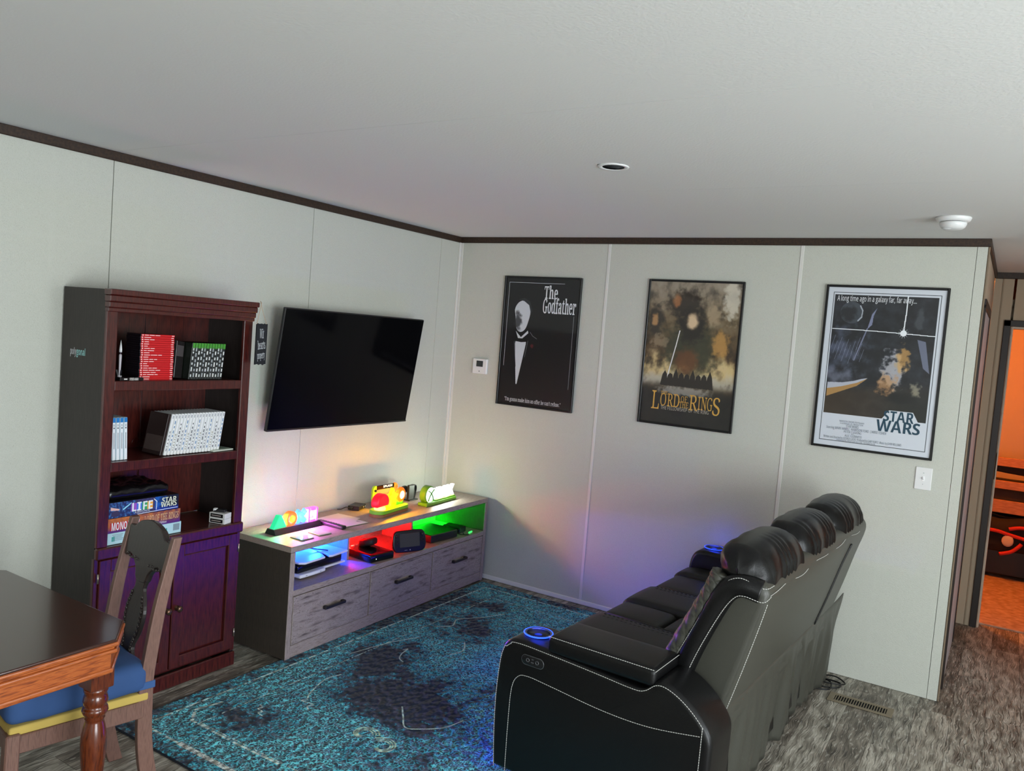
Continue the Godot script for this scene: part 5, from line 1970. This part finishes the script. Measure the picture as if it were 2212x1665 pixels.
	b.tube(curve([Vector3(2.74, 0.008, 0.16), Vector3(2.82, 0.01, 0.14), Vector3(2.88, 0.012, 0.16), Vector3(2.87, 0.007, 0.22), Vector3(2.8, 0.007, 0.25), Vector3(2.74, 0.006, 0.22), Vector3(2.76, 0.012, 0.15), Vector3(2.83, 0.016, 0.18), Vector3(2.84, 0.008, 0.27), Vector3(2.77, 0.007, 0.3), Vector3(2.72, 0.008, 0.26)], 6), 0.0045, 7)
	b.at(Vector3.ZERO).tube(curve([Vector3(2.75, 0.014, 0.13), Vector3(2.84, 0.03, 0.12), Vector3(2.9, 0.014, 0.15), Vector3(2.84, 0.016, 0.2), Vector3(2.76, 0.014, 0.2)], 6), 0.004, 7)
	tag(obj("coiled_cable", b, M.black), "coiled black cable on the floor at far end of sofa", "cable")

func sheet(b: Mb, nu: int, nv: int, f: Callable, th: float, dir: Vector3):
	var v := PackedVector3Array()
	var t := PackedInt32Array()
	for side in 2:
		for i in nu + 1:
			for j in nv + 1:
				v.append(f.call(float(i) / nu, float(j) / nv) + dir * th * side)
	var o := (nu + 1) * (nv + 1)
	for i in nu:
		for j in nv:
			var q := i * (nv + 1) + j
			t.append_array(PackedInt32Array([q, q + 1, q + nv + 2, q, q + nv + 2, q + nv + 1]))
			t.append_array(PackedInt32Array([o + q, o + q + nv + 2, o + q + 1, o + q, o + q + nv + 1, o + q + nv + 2]))
	for i in nu:
		for j in [0, nv]:
			var a: int = i * (nv + 1) + j
			var c: int = a + nv + 1
			t.append_array(PackedInt32Array([a, c, o + c, a, o + c, o + a]) if j == 0 else PackedInt32Array([a, o + c, c, a, o + a, o + c]))
	for j in nv:
		for i in [0, nu]:
			var a: int = i * (nv + 1) + j
			t.append_array(PackedInt32Array([a, o + a + 1, a + 1, a, o + a, o + a + 1]) if i == 0 else PackedInt32Array([a, a + 1, o + a + 1, a, o + a + 1, o + a]))
	b.shape(v, t, true)

# local: x from the front to the back, y up, -z from the near arm to the far arm
func sofa():
	var lea := mat(rgb(11, 11, 12), 0.36)
	lea.metallic_specular = 0.42
	lea.normal_enabled = true
	lea.normal_texture = noise_tex(noise(0.09, 3, 61), 512, [], 3.0)
	lea.normal_scale = 0.22
	tri(lea, Vector3(5, 5, 5))
	M.leather = lea
	var cloth := lea.duplicate()
	cloth.albedo_color = rgb(64, 64, 57)
	cloth.roughness = 0.42
	cloth.metallic_specular = 0.5
	var seatm := lea.duplicate()
	seatm.albedo_color = rgb(27, 27, 24)
	seatm.roughness = 0.45
	var thread := mat(rgb(196, 196, 190), 0.7)
	var t := thing("reclining_sofa", "long black leather reclining sofa with white stitching, facing the television", "sofa", Vector3(1.915, 0.0095, 2.17), -deg_to_rad(2.5))
	var W := 2.15
	# arms
	var ap := []
	for q in [[0.006, 0.06], [-0.004, 0.2], [-0.008, 0.34], [-0.002, 0.46], [0.01, 0.53], [0.038, 0.572], [0.09, 0.586], [0.21, 0.583], [0.42, 0.572], [0.58, 0.562], [0.625, 0.572], [0.66, 0.6], [0.7, 0.603], [0.76, 0.577], [0.82, 0.53], [0.865, 0.47], [0.872, 0.4], [0.866, 0.25], [0.86, 0.06]]:
		ap.append(Vector2(q[0], q[1]))
	var prof := PackedVector2Array(curve(ap, 5))
	for k in 2:
		var z0: float = [-0.22, -W][k]
		var b := mb()
		var pr := prof
		if k == 1:
			# the far arm ends inside the hanging cloth
			pr = PackedVector2Array()
			for q in prof:
				pr.append(Vector2(q.x if q.x < 0.6 else 0.6 + (q.x - 0.6) * 0.62, q.y))
		b.prism(pr, z0, z0 + 0.22, 0.022, true, 4)
		var arm := obj("arm", b, lea, t)
		b = mb()
		b.at(Vector3(0.436, 0.606, z0 + 0.11), Vector3(0, 0, 0.004)).soft(Vector3(0.44, 0.068, 0.222), 0.02, 20, func(p): return p + Vector3(0, 0.004 * cos(p.z * 13.0), 0))
		obj("arm_pad", b, lea, arm)
		b = mb()
		var cc := Vector3(0.108, 0.5875, z0 + 0.108)
		b.at(cc).lathe([[0.046, -0.003], [0.056, -0.003], [0.057, 0.003], [0.052, 0.006], [0.047, 0.004], [0.046, -0.003]], 36)
		obj("cup_holder_rim", b, mat(rgb(120, 122, 130), 0.2, 0.9), arm)
		b = mb()
		b.at(cc).lathe([[0.0001, -0.002], [0.046, -0.002], [0.046, 0.0015], [0.0001, 0.0015]], 32)
		obj("cup_holder_well", b, mat(rgb(6, 6, 8), 0.3), arm)
		b = mb()
		var rp := []
		for i in 40:
			rp.append(cc + Vector3(0.0565 * cos(TAU * i / 40.0), 0.003, 0.0565 * sin(TAU * i / 40.0)))
		b.tube(rp, 0.0028, 6, true)
		obj("cup_holder_light", b, glow(rgb(25, 70, 255), 2.6 if k == 0 else 1.2, rgb(80, 120, 255)), arm)
		bulb(arm, cc + Vector3(0, 0.02, 0), rgb(20, 60, 255), 0.008, 0.03)
		if k == 0:
			b = mb()
			stitches(b, off(ap, -0.0012, 0.016), 0.0013)
			var l2 := curve([Vector3(0.072, 0.06, 0.0006), Vector3(0.07, 0.25, 0.0006), Vector3(0.074, 0.39, 0.0006), Vector3(0.098, 0.445, 0.0006), Vector3(0.144, 0.459, 0.0006), Vector3(0.25, 0.452, 0.0006), Vector3(0.466, 0.434, 0.0006), Vector3(0.65, 0.437, 0.0006), Vector3(0.838, 0.468, 0.0006)], 8)
			stitches(b, l2, 0.0013)
			stitches(b, [Vector3(0.838, 0.5, 0.0006), Vector3(0.832, 0.06, 0.0006)], 0.0013)
			obj("stitching", b, thread, arm).set_meta("kind", "stuff")
			b = mb()
			stitches(b, [Vector3(0.22, 0.638, 0.0), Vector3(0.652, 0.638, 0.0)], 0.0013)
			stitches(b, [Vector3(0.656, 0.634, 0.0), Vector3(0.656, 0.636, -0.21)], 0.0013)
			obj("pad_stitching", b, thread, arm).set_meta("kind", "stuff")
			b = mb()
			var st := []
			for i in 24:
				var a := TAU * i / 24.0
				st.append([0.019 * cos(a) + (0.031 if cos(a) > 0 else -0.031), 0.019 * sin(a)])
			b.xf = Transform3D(Basis.IDENTITY, Vector3(0.161, 0.523, 0))
			b.prism(v2(st), -0.002, 0.004, 0.002, true)
			obj("control_panel", b, mat(rgb(24, 25, 27), 0.2), arm)
			b = mb()
			b.xf = Transform3D(Basis.IDENTITY, Vector3(0.161, 0.523, 0))
			var ri := []
			for q in st:
				ri.append(Vector3(q[0], q[1], 0.0025))
			b.tube(ri, 0.0012, 5, true)
			for s in [-1, 1]:
				var cb := []
				for i in 16:
					cb.append(Vector3(s * 0.021 + 0.0065 * cos(TAU * i / 16.0), 0.001 + 0.0065 * sin(TAU * i / 16.0), 0.0045))
				b.tube(cb, 0.0014, 5, true)
			b.box(Vector3(0, -0.004, 0.0045), Vector3(0.012, 0.004, 0.002), 0.0005)
			b.box(Vector3(0, 0.008, 0.0045), Vector3(0.008, 0.003, 0.002), 0.0005)
			obj("control_buttons", b, mat(rgb(110, 112, 116), 0.3, 0.6), arm).set_meta("kind", "stuff")
	# base, foot panels and the light strip under the front edge
	var b := mb()
	b.box(Vector3(0.43, 0.19, -W / 2), Vector3(0.72, 0.24, W - 0.44), 0.01)
	obj("base", b, lea, t)
	for k in 3:
		b = mb()
		b.at(Vector3(0.05, 0.19, -0.505 - 0.57 * k)).soft(Vector3(0.07, 0.25, 0.56), 0.025, 10)
		obj("foot_panel", b, lea, t)
	b = mb()
	b.box(Vector3(0.03, 0.058, -W / 2), Vector3(0.012, 0.008, W - 0.1), 0.002)
	obj("led_strip", b, glow(rgb(40, 50, 255), 2.2, rgb(90, 100, 255)), t)
	var al: AreaLight3D = area("sofa_strip_light", Vector3.ZERO, Vector3.ZERO, Vector2(W - 0.2, 0.03), rgb(56, 50, 255), 0.42)
	al.reparent(t, false)
	al.position = Vector3(0.0, 0.062, -W / 2)
	al.rotation = Vector3(0.25, PI / 2, 0)
	for x in [0.1, 0.76]:
		for z in [-0.1, -W + 0.1]:
			b = mb()
			b.box(Vector3(x, 0.03, z), Vector3(0.06, 0.06, 0.06), 0.004)
			obj("foot", b, M.black, t)
	# seats: smooth panels split across, raised bands between with a braided strip
	for q in [[0.235, 0.53], [0.83, 1.1], [1.42, 1.75]]:
		for d in [[0.0, 0.3], [0.3, 0.66]]:
			b = mb()
			var sx: float = d[1] - d[0] - 0.004
			var sz: float = q[1] - q[0] - 0.004
			b.at(Vector3((d[0] + d[1]) / 2, 0.37, -(q[0] + q[1]) / 2)).soft(Vector3(sx, 0.2, sz), 0.035, 12, func(p): return p + Vector3(0, 0.012 * (1.0 - (p.x / sx * 2.0) ** 2) * (1.0 - (p.z / sz * 2.0) ** 2) if p.y > 0 else 0.0, 0))
			obj("seat_cushion", b, seatm, t)
	for q in [[0.53, 0.83], [1.1, 1.42], [1.75, 1.93]]:
		b = mb()
		b.at(Vector3(0.315, 0.375, -(q[0] + q[1]) / 2)).soft(Vector3(0.67, 0.215, q[1] - q[0] - 0.003), 0.03, 16, func(p): return p + Vector3(0, 0.006 * cos(p.z * 9.0) - (0.02 if p.x < -0.28 else 0.0) * smoothstep(-0.28, -0.33, p.x), 0))
		var band := obj("seat_band", b, seatm, t)
		if q[0] < 1.7:
			b = mb()
			var zc: float = -(q[1] - 0.06)
			for i in 26:
				for s in [-1, 1]:
					b.at(Vector3(0.055 + i * 0.0225 + (0.012 if s > 0 else 0.0), 0.483, zc + s * 0.018), Vector3(0, s * 0.7, 0)).ball(Vector3.ZERO, Vector3(0.014, 0.006, 0.008), 8)
			for s in [-1, 1]:
				b.at(Vector3.ZERO)
				b.tube([Vector3(0.05, 0.483, zc + s * 0.042), Vector3(0.63, 0.483, zc + s * 0.042)], 0.004, 6)
			obj("braided_strip", b, seatm, band).set_meta("kind", "stuff")
	# back: body, three cushions in front, three pillow headrests on top
	var bp := []
	for q in [[0.6, 0.42], [0.66, 0.6], [0.73, 0.78], [0.765, 0.89], [0.79, 0.945], [0.84, 0.965], [0.895, 0.965], [0.935, 0.94], [0.944, 0.89], [0.91, 0.77], [0.865, 0.6], [0.822, 0.45], [0.81, 0.36], [0.68, 0.34]]:
		bp.append(Vector2(q[0], q[1]))
	b = mb()
	b.prism(PackedVector2Array(curve(bp, 4, true)), -1.925, -0.238, 0.03, true, 4)
	obj("backrest", b, cloth, t)
	for k in 3:
		b = mb()
		b.at(Vector3(0.715, 0.69, -0.535 - 0.565 * k), Vector3(0, 0, -0.34)).soft(Vector3(0.13, 0.44, 0.54), 0.055, 12)
		obj("back_cushion", b, seatm, t)
	for k in 3:
		b = mb()
		var cen := Vector3(0.835, 0.972, -0.52 - 0.57 * k)
		var ph := k * 1.7
		b.at(cen).soft(Vector3(0.195, 0.175, 0.572), 0.082, 84, func(p): return pillow(p, ph))
		obj("headrest", b, lea, t)
		b = mb()
		var sp := []
		for i in 41:
			var u := -1.0 + i / 20.0
			sp.append(cen + Vector3(0.096 - 0.012 * absf(u) ** 3, -0.04 - 0.018 * u * u + 0.003 * sin(i * 1.9 + ph), u * 0.272))
		stitches(b, sp, 0.0014, 0.009)
		sp = []
		for i in 21:
			var u := i / 20.0
			sp.append(cen + Vector3(0.085 - 0.16 * u, -0.052 + 0.03 * sin(u * PI), 0.268 + 0.012 * sin(u * PI)))
		stitches(b, sp, 0.0014, 0.009)
		obj("headrest_stitching", b, thread, t).set_meta("kind", "stuff")
	# near end of the back: quilted roll in front, padded roll and stitched seams
	b = mb()
	quilted(b, curve([Vector3(0.595, 0.55, -0.245), Vector3(0.64, 0.66, -0.245), Vector3(0.705, 0.8, -0.245), Vector3(0.748, 0.9, -0.25), Vector3(0.765, 0.96, -0.262)], 12), 0.036)
	obj("quilted_roll", b, cloth, t)
	b = mb()
	b.tube(curve([Vector3(0.64, 0.5, -0.24), Vector3(0.69, 0.66, -0.238), Vector3(0.755, 0.82, -0.238), Vector3(0.8, 0.905, -0.238), Vector3(0.85, 0.935, -0.24), Vector3(0.915, 0.925, -0.25)], 8), 0.042, 14)
	obj("side_roll", b, lea, t)
	b = mb()
	stitches(b, curve([Vector3(0.615, 0.575, -0.226), Vector3(0.665, 0.68, -0.208), Vector3(0.74, 0.84, -0.206), Vector3(0.79, 0.93, -0.208), Vector3(0.848, 0.966, -0.212), Vector3(0.93, 0.945, -0.222), Vector3(0.955, 0.955, -0.26)], 8), 0.0014)
	stitches(b, curve([Vector3(0.665, 0.5, -0.206), Vector3(0.72, 0.66, -0.203), Vector3(0.79, 0.82, -0.203), Vector3(0.835, 0.893, -0.203), Vector3(0.87, 0.908, -0.205), Vector3(0.935, 0.9, -0.212), Vector3(0.957, 0.925, -0.24)], 8), 0.0014)
	stitches(b, curve([Vector3(0.944, 0.89, -0.236), Vector3(0.915, 0.77, -0.236), Vector3(0.87, 0.6, -0.236), Vector3(0.83, 0.46, -0.236), Vector3(0.812, 0.42, -0.236)], 6), 0.0014)
	obj("side_stitching", b, thread, t).set_meta("kind", "stuff")
	# dark gap between two rear panels
	for o in [0.0, 0.012]:
		b = mb()
		b.tube(curve([Vector3(0.943, 0.87, -1.58 - o), Vector3(0.912, 0.77, -1.56 - o), Vector3(0.867, 0.6, -1.53 - o), Vector3(0.826, 0.46, -1.51 - o)], 5), 0.0045, 6)
		obj("rear_seam", b, M.black, t)
	b = mb()
	var rs := []
	for i in 61:
		var u := i / 60.0
		rs.append(Vector3(0.945 + 0.004 * sin(u * 31.0), 0.915 + 0.006 * sin(u * 19.0), -0.26 - 1.62 * u))
	stitches(b, rs, 0.0013, 0.009)
	obj("rear_stitching", b, thread, t).set_meta("kind", "stuff")
	# loose cloth hanging from the back down to the floor
	b = mb()
	sheet(b, 150, 16, func(u, v): return skirt(u, v), 0.004, Vector3(-1, 0, 0))
	obj("dust_skirt", b, cloth, t)
	# black cushion leaning on the middle back
	t = thing("throw_cushion", "black throw cushion with white tags leaning on middle of sofa back", "cushion", Vector3(2.56, 0.615, 1.25), -0.04)
	t.rotation.z = -0.36
	b = mb()
	b.soft(Vector3(0.11, 0.3, 0.36), 0.05, 14, func(p): return Vector3(p.x * (1.0 - 0.6 * maxf(absf(p.y) / 0.15, absf(p.z) / 0.18) ** 3), p.y, p.z))
	obj("cushion", b, mat(rgb(13, 13, 15), 0.85), t)
	b = mb()
	b.bar(Vector3(-0.01, -0.05, 0.175), Vector3(-0.028, -0.07, 0.235), 0.002, 0.06)
	obj("care_tag", b, mat(rgb(210, 214, 205), 0.6), t)
	b = mb()
	b.bar(Vector3(0.02, 0.14, 0.17), Vector3(0.03, 0.16, 0.205), 0.002, 0.03)
	obj("care_tag", b, mat(rgb(210, 214, 205), 0.6), t)
	b = mb()
	b.box(Vector3(-0.054, 0.02, 0.03), Vector3(0.004, 0.12, 0.12), 0.001)
	var pt := obj("printed_patch", b, mat(rgb(205, 200, 192), 0.6), t)
	b = mb()
	b.box(Vector3(-0.057, 0.0, 0.05), Vector3(0.003, 0.04, 0.07), 0.001)
	obj("orange_print", b, mat(rgb(190, 70, 40), 0.6), pt)

func off(ap: Array, inset: float, below: float) -> Array:
	var pts := []
	var c := curve(ap, 5)
	for p in c:
		if p.x > 0.842:
			break
		# pulled in from the rim
		pts.append(Vector3(p.x + (0.012 if p.x < 0.05 else 0.0), p.y - (0.012 if p.x > 0.02 else 0.0), 0.0 if p.y < 0.1 else 0.0006))
	return pts

func pillow(p: Vector3, ph: float) -> Vector3:
	var u := p.z / 0.286
	var taper := 1.0 - 0.2 * absf(u) ** 4
	var q := Vector3(p.x * taper - 0.3 * p.y, p.y * taper + 0.012 * (1.0 - u * u), p.z)
	var rear := smoothstep(0.02, 0.09, p.x) * (1.0 - smoothstep(0.0, 0.09, p.y) * 0.6)
	var out := Vector3(p.x, p.y, 0).normalized()
	q += out * rear * 0.0045 * sin(p.z * 95.0 + 3.0 * sin(p.z * 23.0 + ph) + p.y * 16.0)
	var front := smoothstep(0.03, 0.09, -p.x)
	q += out * front * 0.004 * sin(p.z * 40.0 + ph + p.y * 22.0)
	# hollow creases at both ends
	q += out * -0.012 * smoothstep(0.75, 1.0, absf(u)) * (0.5 + 0.5 * sin(atan2(p.y, p.x) * 7.0 + ph))
	return q

func skirt(u: float, v: float) -> Vector3:
	var s := 0.262 + 1.87 * u
	var fall := smoothstep(0.0, 0.5, v)
	var x := 0.828 - 0.03 * v + fall * (0.011 * sin(s * 24.0 + 1.2 * sin(s * 5.0)) + 0.006 * sin(s * 61.0 + v * 2.0) + 0.01 * sin(s * 11.0))
	# a deep fold where two widths of cloth meet
	var f := exp(-((s - 1.3 - 0.05 * v) / 0.035) ** 2)
	x -= 0.05 * f * fall
	var low := 0.016 if s < 1.24 else 0.03
	var y := lerpf(0.475 + 0.006 * sin(s * 9.0), low + 0.012 * sin(s * 14.0) * (1.0 if s < 1.2 else 0.6), v)
	return Vector3(x, maxf(y, 0.004), -s)

func quilted(b: Mb, pts: Array, r: float):
	var fine := []
	for i in pts.size() - 1:
		for k in 3:
			fine.append(pts[i].lerp(pts[i + 1], k / 3.0))
	var seg := 28
	var v := PackedVector3Array()
	var t := PackedInt32Array()
	var n := fine.size()
	for i in n:
		var d: Vector3 = (fine[mini(i + 1, n - 1)] - fine[maxi(i - 1, 0)]).normalized()
		var side := Vector3(0, 0, 1)
		var up := side.cross(d).normalized()
		var u := float(i) / (n - 1)
		for k in seg:
			var a := TAU * k / seg
			var f := minf(absf(sin(u * 26.0 + a * 2.0)), absf(sin(u * 26.0 - a * 2.0)))
			v.append(fine[i] + (side * cos(a) + up * sin(a)) * r * (0.9 + 0.16 * sqrt(f)))
	for i in n - 1:
		for k in seg:
			var k2 := (k + 1) % seg
			t.append_array(PackedInt32Array([i * seg + k, i * seg + k2, (i + 1) * seg + k2, i * seg + k, (i + 1) * seg + k2, (i + 1) * seg + k]))
	for k in range(1, seg - 1):
		t.append_array(PackedInt32Array([0, k + 1, k]))
		var o := (n - 1) * seg
		t.append_array(PackedInt32Array([o, o + k, o + k + 1]))
	b.shape(v, t, true)

func table_and_chair():
	var topm := wood([[0.0, rgb(44, 17, 8)], [0.5, rgb(62, 26, 12)], [1.0, rgb(52, 20, 9)]], Vector3(16, 16, 1.4), 0.22, 21)
	topm.clearcoat_enabled = true
	topm.clearcoat = 0.6
	topm.clearcoat_roughness = 0.12
	var edge := wood([[0.0, rgb(96, 40, 14)], [0.4, rgb(158, 78, 30)], [0.7, rgb(176, 94, 40)], [1.0, rgb(120, 54, 20)]], Vector3(22, 22, 2.0), 0.32, 22)
	edge.clearcoat_enabled = true
	edge.clearcoat = 0.4
	edge.clearcoat_roughness = 0.25
	var legm := edge.duplicate()
	legm.uv1_scale = Vector3(18, 2, 18)
	legm.albedo_color = rgb(150, 130, 120)
	legm.roughness = 0.2
	var t := thing("dining_table", "polished brown dining table with cut corners and turned legs", "table", Vector3(0.805, 0, 4.11))
	var oct := func(k: float) -> PackedVector2Array:
		var X := 0.495 - k
		var Z := 0.84 - k
		return v2([[-X, -Z + 0.1], [-X + 0.125, -Z], [X - 0.125, -Z], [X, -Z + 0.1], [X, Z - 0.1], [X - 0.125, Z], [-X + 0.125, Z], [-X, Z - 0.1]])
	var up := Basis(Vector3.RIGHT, -PI / 2)
	var b := mb()
	b.xf = Transform3D(up, Vector3.ZERO)
	b.prism(oct.call(0.004), 0.735, 0.75, 0.004)
	obj("table_top", b, topm, t)
	b = mb()
	b.xf = Transform3D(up, Vector3.ZERO)
	b.prism(oct.call(0.0), 0.728, 0.742, 0.005)
	b.prism(oct.call(0.008), 0.72, 0.73, 0.003)
	b.prism(oct.call(0.002), 0.708, 0.721, 0.005)
	obj("edge_moulding", b, edge, t)
	b = mb()
	b.xf = Transform3D(up, Vector3.ZERO)
	b.prism(oct.call(0.014), 0.66, 0.71, 0.002)
	b.prism(oct.call(0.009), 0.645, 0.662, 0.005)
	obj("apron", b, edge, t)
	for x in [-0.392, 0.392]:
		for z in [-0.738, 0.738]:
			b = mb()
			b.at(Vector3(x, 0, z)).box(Vector3(0, 0.61, 0), Vector3(0.074, 0.075, 0.074), 0.003)
			b.lathe([[0.0001, 0.0], [0.018, 0.0], [0.022, 0.02], [0.02, 0.06], [0.024, 0.16], [0.03, 0.28], [0.037, 0.36], [0.0385, 0.39], [0.037, 0.42], [0.032, 0.445], [0.0275, 0.462], [0.026, 0.47], [0.03, 0.474], [0.027, 0.48], [0.034, 0.488], [0.0385, 0.498], [0.036, 0.508], [0.031, 0.512], [0.034, 0.52], [0.037, 0.53], [0.034, 0.545], [0.031, 0.552], [0.035, 0.56], [0.036, 0.575], [0.0001, 0.576]], 28)
			obj("leg", b, legm, t)
	# chair pushed under the end of the table, its back to the room corner
	var cw := wood([[0.0, rgb(84, 60, 52)], [0.5, rgb(122, 90, 78)], [1.0, rgb(104, 74, 64)]], Vector3(20, 2, 20), 0.4, 25)
	var cd := wood([[0.0, rgb(40, 32, 29)], [1.0, rgb(60, 50, 46)]], Vector3(20, 2, 20), 0.3, 26)
	t = thing("dining_chair", "carved wooden dining chair with blue seat tucked under table end", "chair", Vector3(0.875, 0, 3.065), -0.19)
	for s in [-1.0, 1.0]:
		b = mb()
		var pts := []
		for q in [[0.0, -0.05, 0.05], [0.12, -0.018, 0.055], [0.25, 0.0, 0.052], [0.42, 0.004, 0.05], [0.5, -0.002, 0.046], [0.7, -0.03, 0.042], [0.86, -0.062, 0.036], [0.955, -0.082, 0.03]]:
			pts.append(Vector3(q[0], q[1], q[2]))
		var cc := curve(pts, 4)
		var o := []
		for q in cc:
			o.append(Vector2(q.y + q.z / 2, q.x))
		for i in range(cc.size() - 1, -1, -1):
			o.append(Vector2(cc[i].y - cc[i].z / 2, cc[i].x))
		# outline lies in the z, y plane
		b.xf = Transform3D(Basis(Vector3(0, 0, 1), Vector3(0, 1, 0), Vector3(-1, 0, 0)), Vector3(s * 0.18, 0, 0))
		b.prism(PackedVector2Array(o), -0.0125, 0.0125, 0.003)
		obj("back_post", b, cw, t)
	# crest and vase splat, leaning with the posts
	var lean := Transform3D(Basis(Vector3.RIGHT, -0.165), Vector3(0, 0.46, 0.004))
	b = mb()
	b.xf = lean
	var cr := []
	for q in [[-0.17, 0.36], [-0.175, 0.44], [-0.172, 0.475], [-0.13, 0.478], [-0.09, 0.505], [0.0, 0.522], [0.09, 0.505], [0.13, 0.478], [0.172, 0.475], [0.175, 0.44], [0.17, 0.36], [0.12, 0.375], [0.085, 0.36], [0.055, 0.335], [0.036, 0.3], [-0.036, 0.3], [-0.055, 0.335], [-0.085, 0.36], [-0.12, 0.375]]:
		cr.append(Vector2(q[0], q[1]))
	b.prism(PackedVector2Array(curve(cr, 3, true)), -0.012, 0.012, 0.006)
	obj("crest_rail", b, cd, t)
	b = mb()
	b.xf = lean
	var vp := []
	for q in [[0.036, 0.31], [0.034, 0.28], [0.05, 0.25], [0.07, 0.21], [0.074, 0.17], [0.062, 0.12], [0.042, 0.085], [0.04, 0.06], [0.06, 0.03], [0.065, -0.03], [-0.065, -0.03], [-0.06, 0.03], [-0.04, 0.06], [-0.042, 0.085], [-0.062, 0.12], [-0.074, 0.17], [-0.07, 0.21], [-0.05, 0.25], [-0.034, 0.28], [-0.036, 0.31]]:
		vp.append(Vector2(q[0], q[1]))
	b.prism(PackedVector2Array(curve(vp, 3, true)), -0.008, 0.008, 0.003)
	obj("splat", b, cd, t)
	b = mb()
	b.xf = lean
	for s in [-1.0, 1.0]:
		for q in curve([Vector2(0.05, 0.25), Vector2(0.066, 0.2), Vector2(0.066, 0.15), Vector2(0.05, 0.1), Vector2(0.038, 0.07), Vector2(0.05, 0.03)], 3):
			b.ball(Vector3(s * (q.x - 0.006), q.y, 0.009), Vector3(0.006, 0.008, 0.005), 8)
		for k in 5:
			b.ball(Vector3(s * (0.05 + 0.022 * k), 0.368 + 0.004 * sin(k * 2.0), 0.012), Vector3(0.01, 0.005, 0.005), 8)
	obj("carved_beading", b, mat(rgb(52, 44, 42), 0.15), t).set_meta("kind", "stuff")
	for s in [-1.0, 1.0]:
		b = mb()
		b.box(Vector3(s * 0.185, 0.36, 0.21), Vector3(0.022, 0.06, 0.4), 0.003)
		obj("side_rail", b, cw, t)
		b = mb()
		b.bar(Vector3(s * 0.19, 0.0, 0.425), Vector3(s * 0.185, 0.4, 0.415), 0.042, 0.042, 0.004)
		obj("front_leg", b, cw, t)
	for z in [0.0, 0.415]:
		b = mb()
		b.box(Vector3(0, 0.36, z), Vector3(0.35, 0.06, 0.022), 0.003)
		obj("cross_rail", b, cw, t)
	b = mb()
	b.at(Vector3(0, 0.405, 0.21)).soft(Vector3(0.39, 0.03, 0.43), 0.008, 8)
	obj("seat_foam", b, mat(rgb(190, 164, 84), 0.95), t)
	b = mb()
	var nn := noise(5.0, 2, 44)
	b.at(Vector3(0, 0.47, 0.215)).soft(Vector3(0.4, 0.105, 0.44), 0.035, 16, func(p): return p + Vector3(0, 0.008 * nn.get_noise_2d(p.x, p.z), 0))
	obj("seat_cushion", b, mat(rgb(44, 76, 124), 0.85), t)
	for s in [-1.0, 1.0]:
		b = mb()
		b.box(Vector3(s * 0.18, 0.444, 0.002), Vector3(0.03, 0.026, 0.056), 0.002)
		obj("cushion_tie", b, mat(rgb(50, 84, 134), 0.85), t)
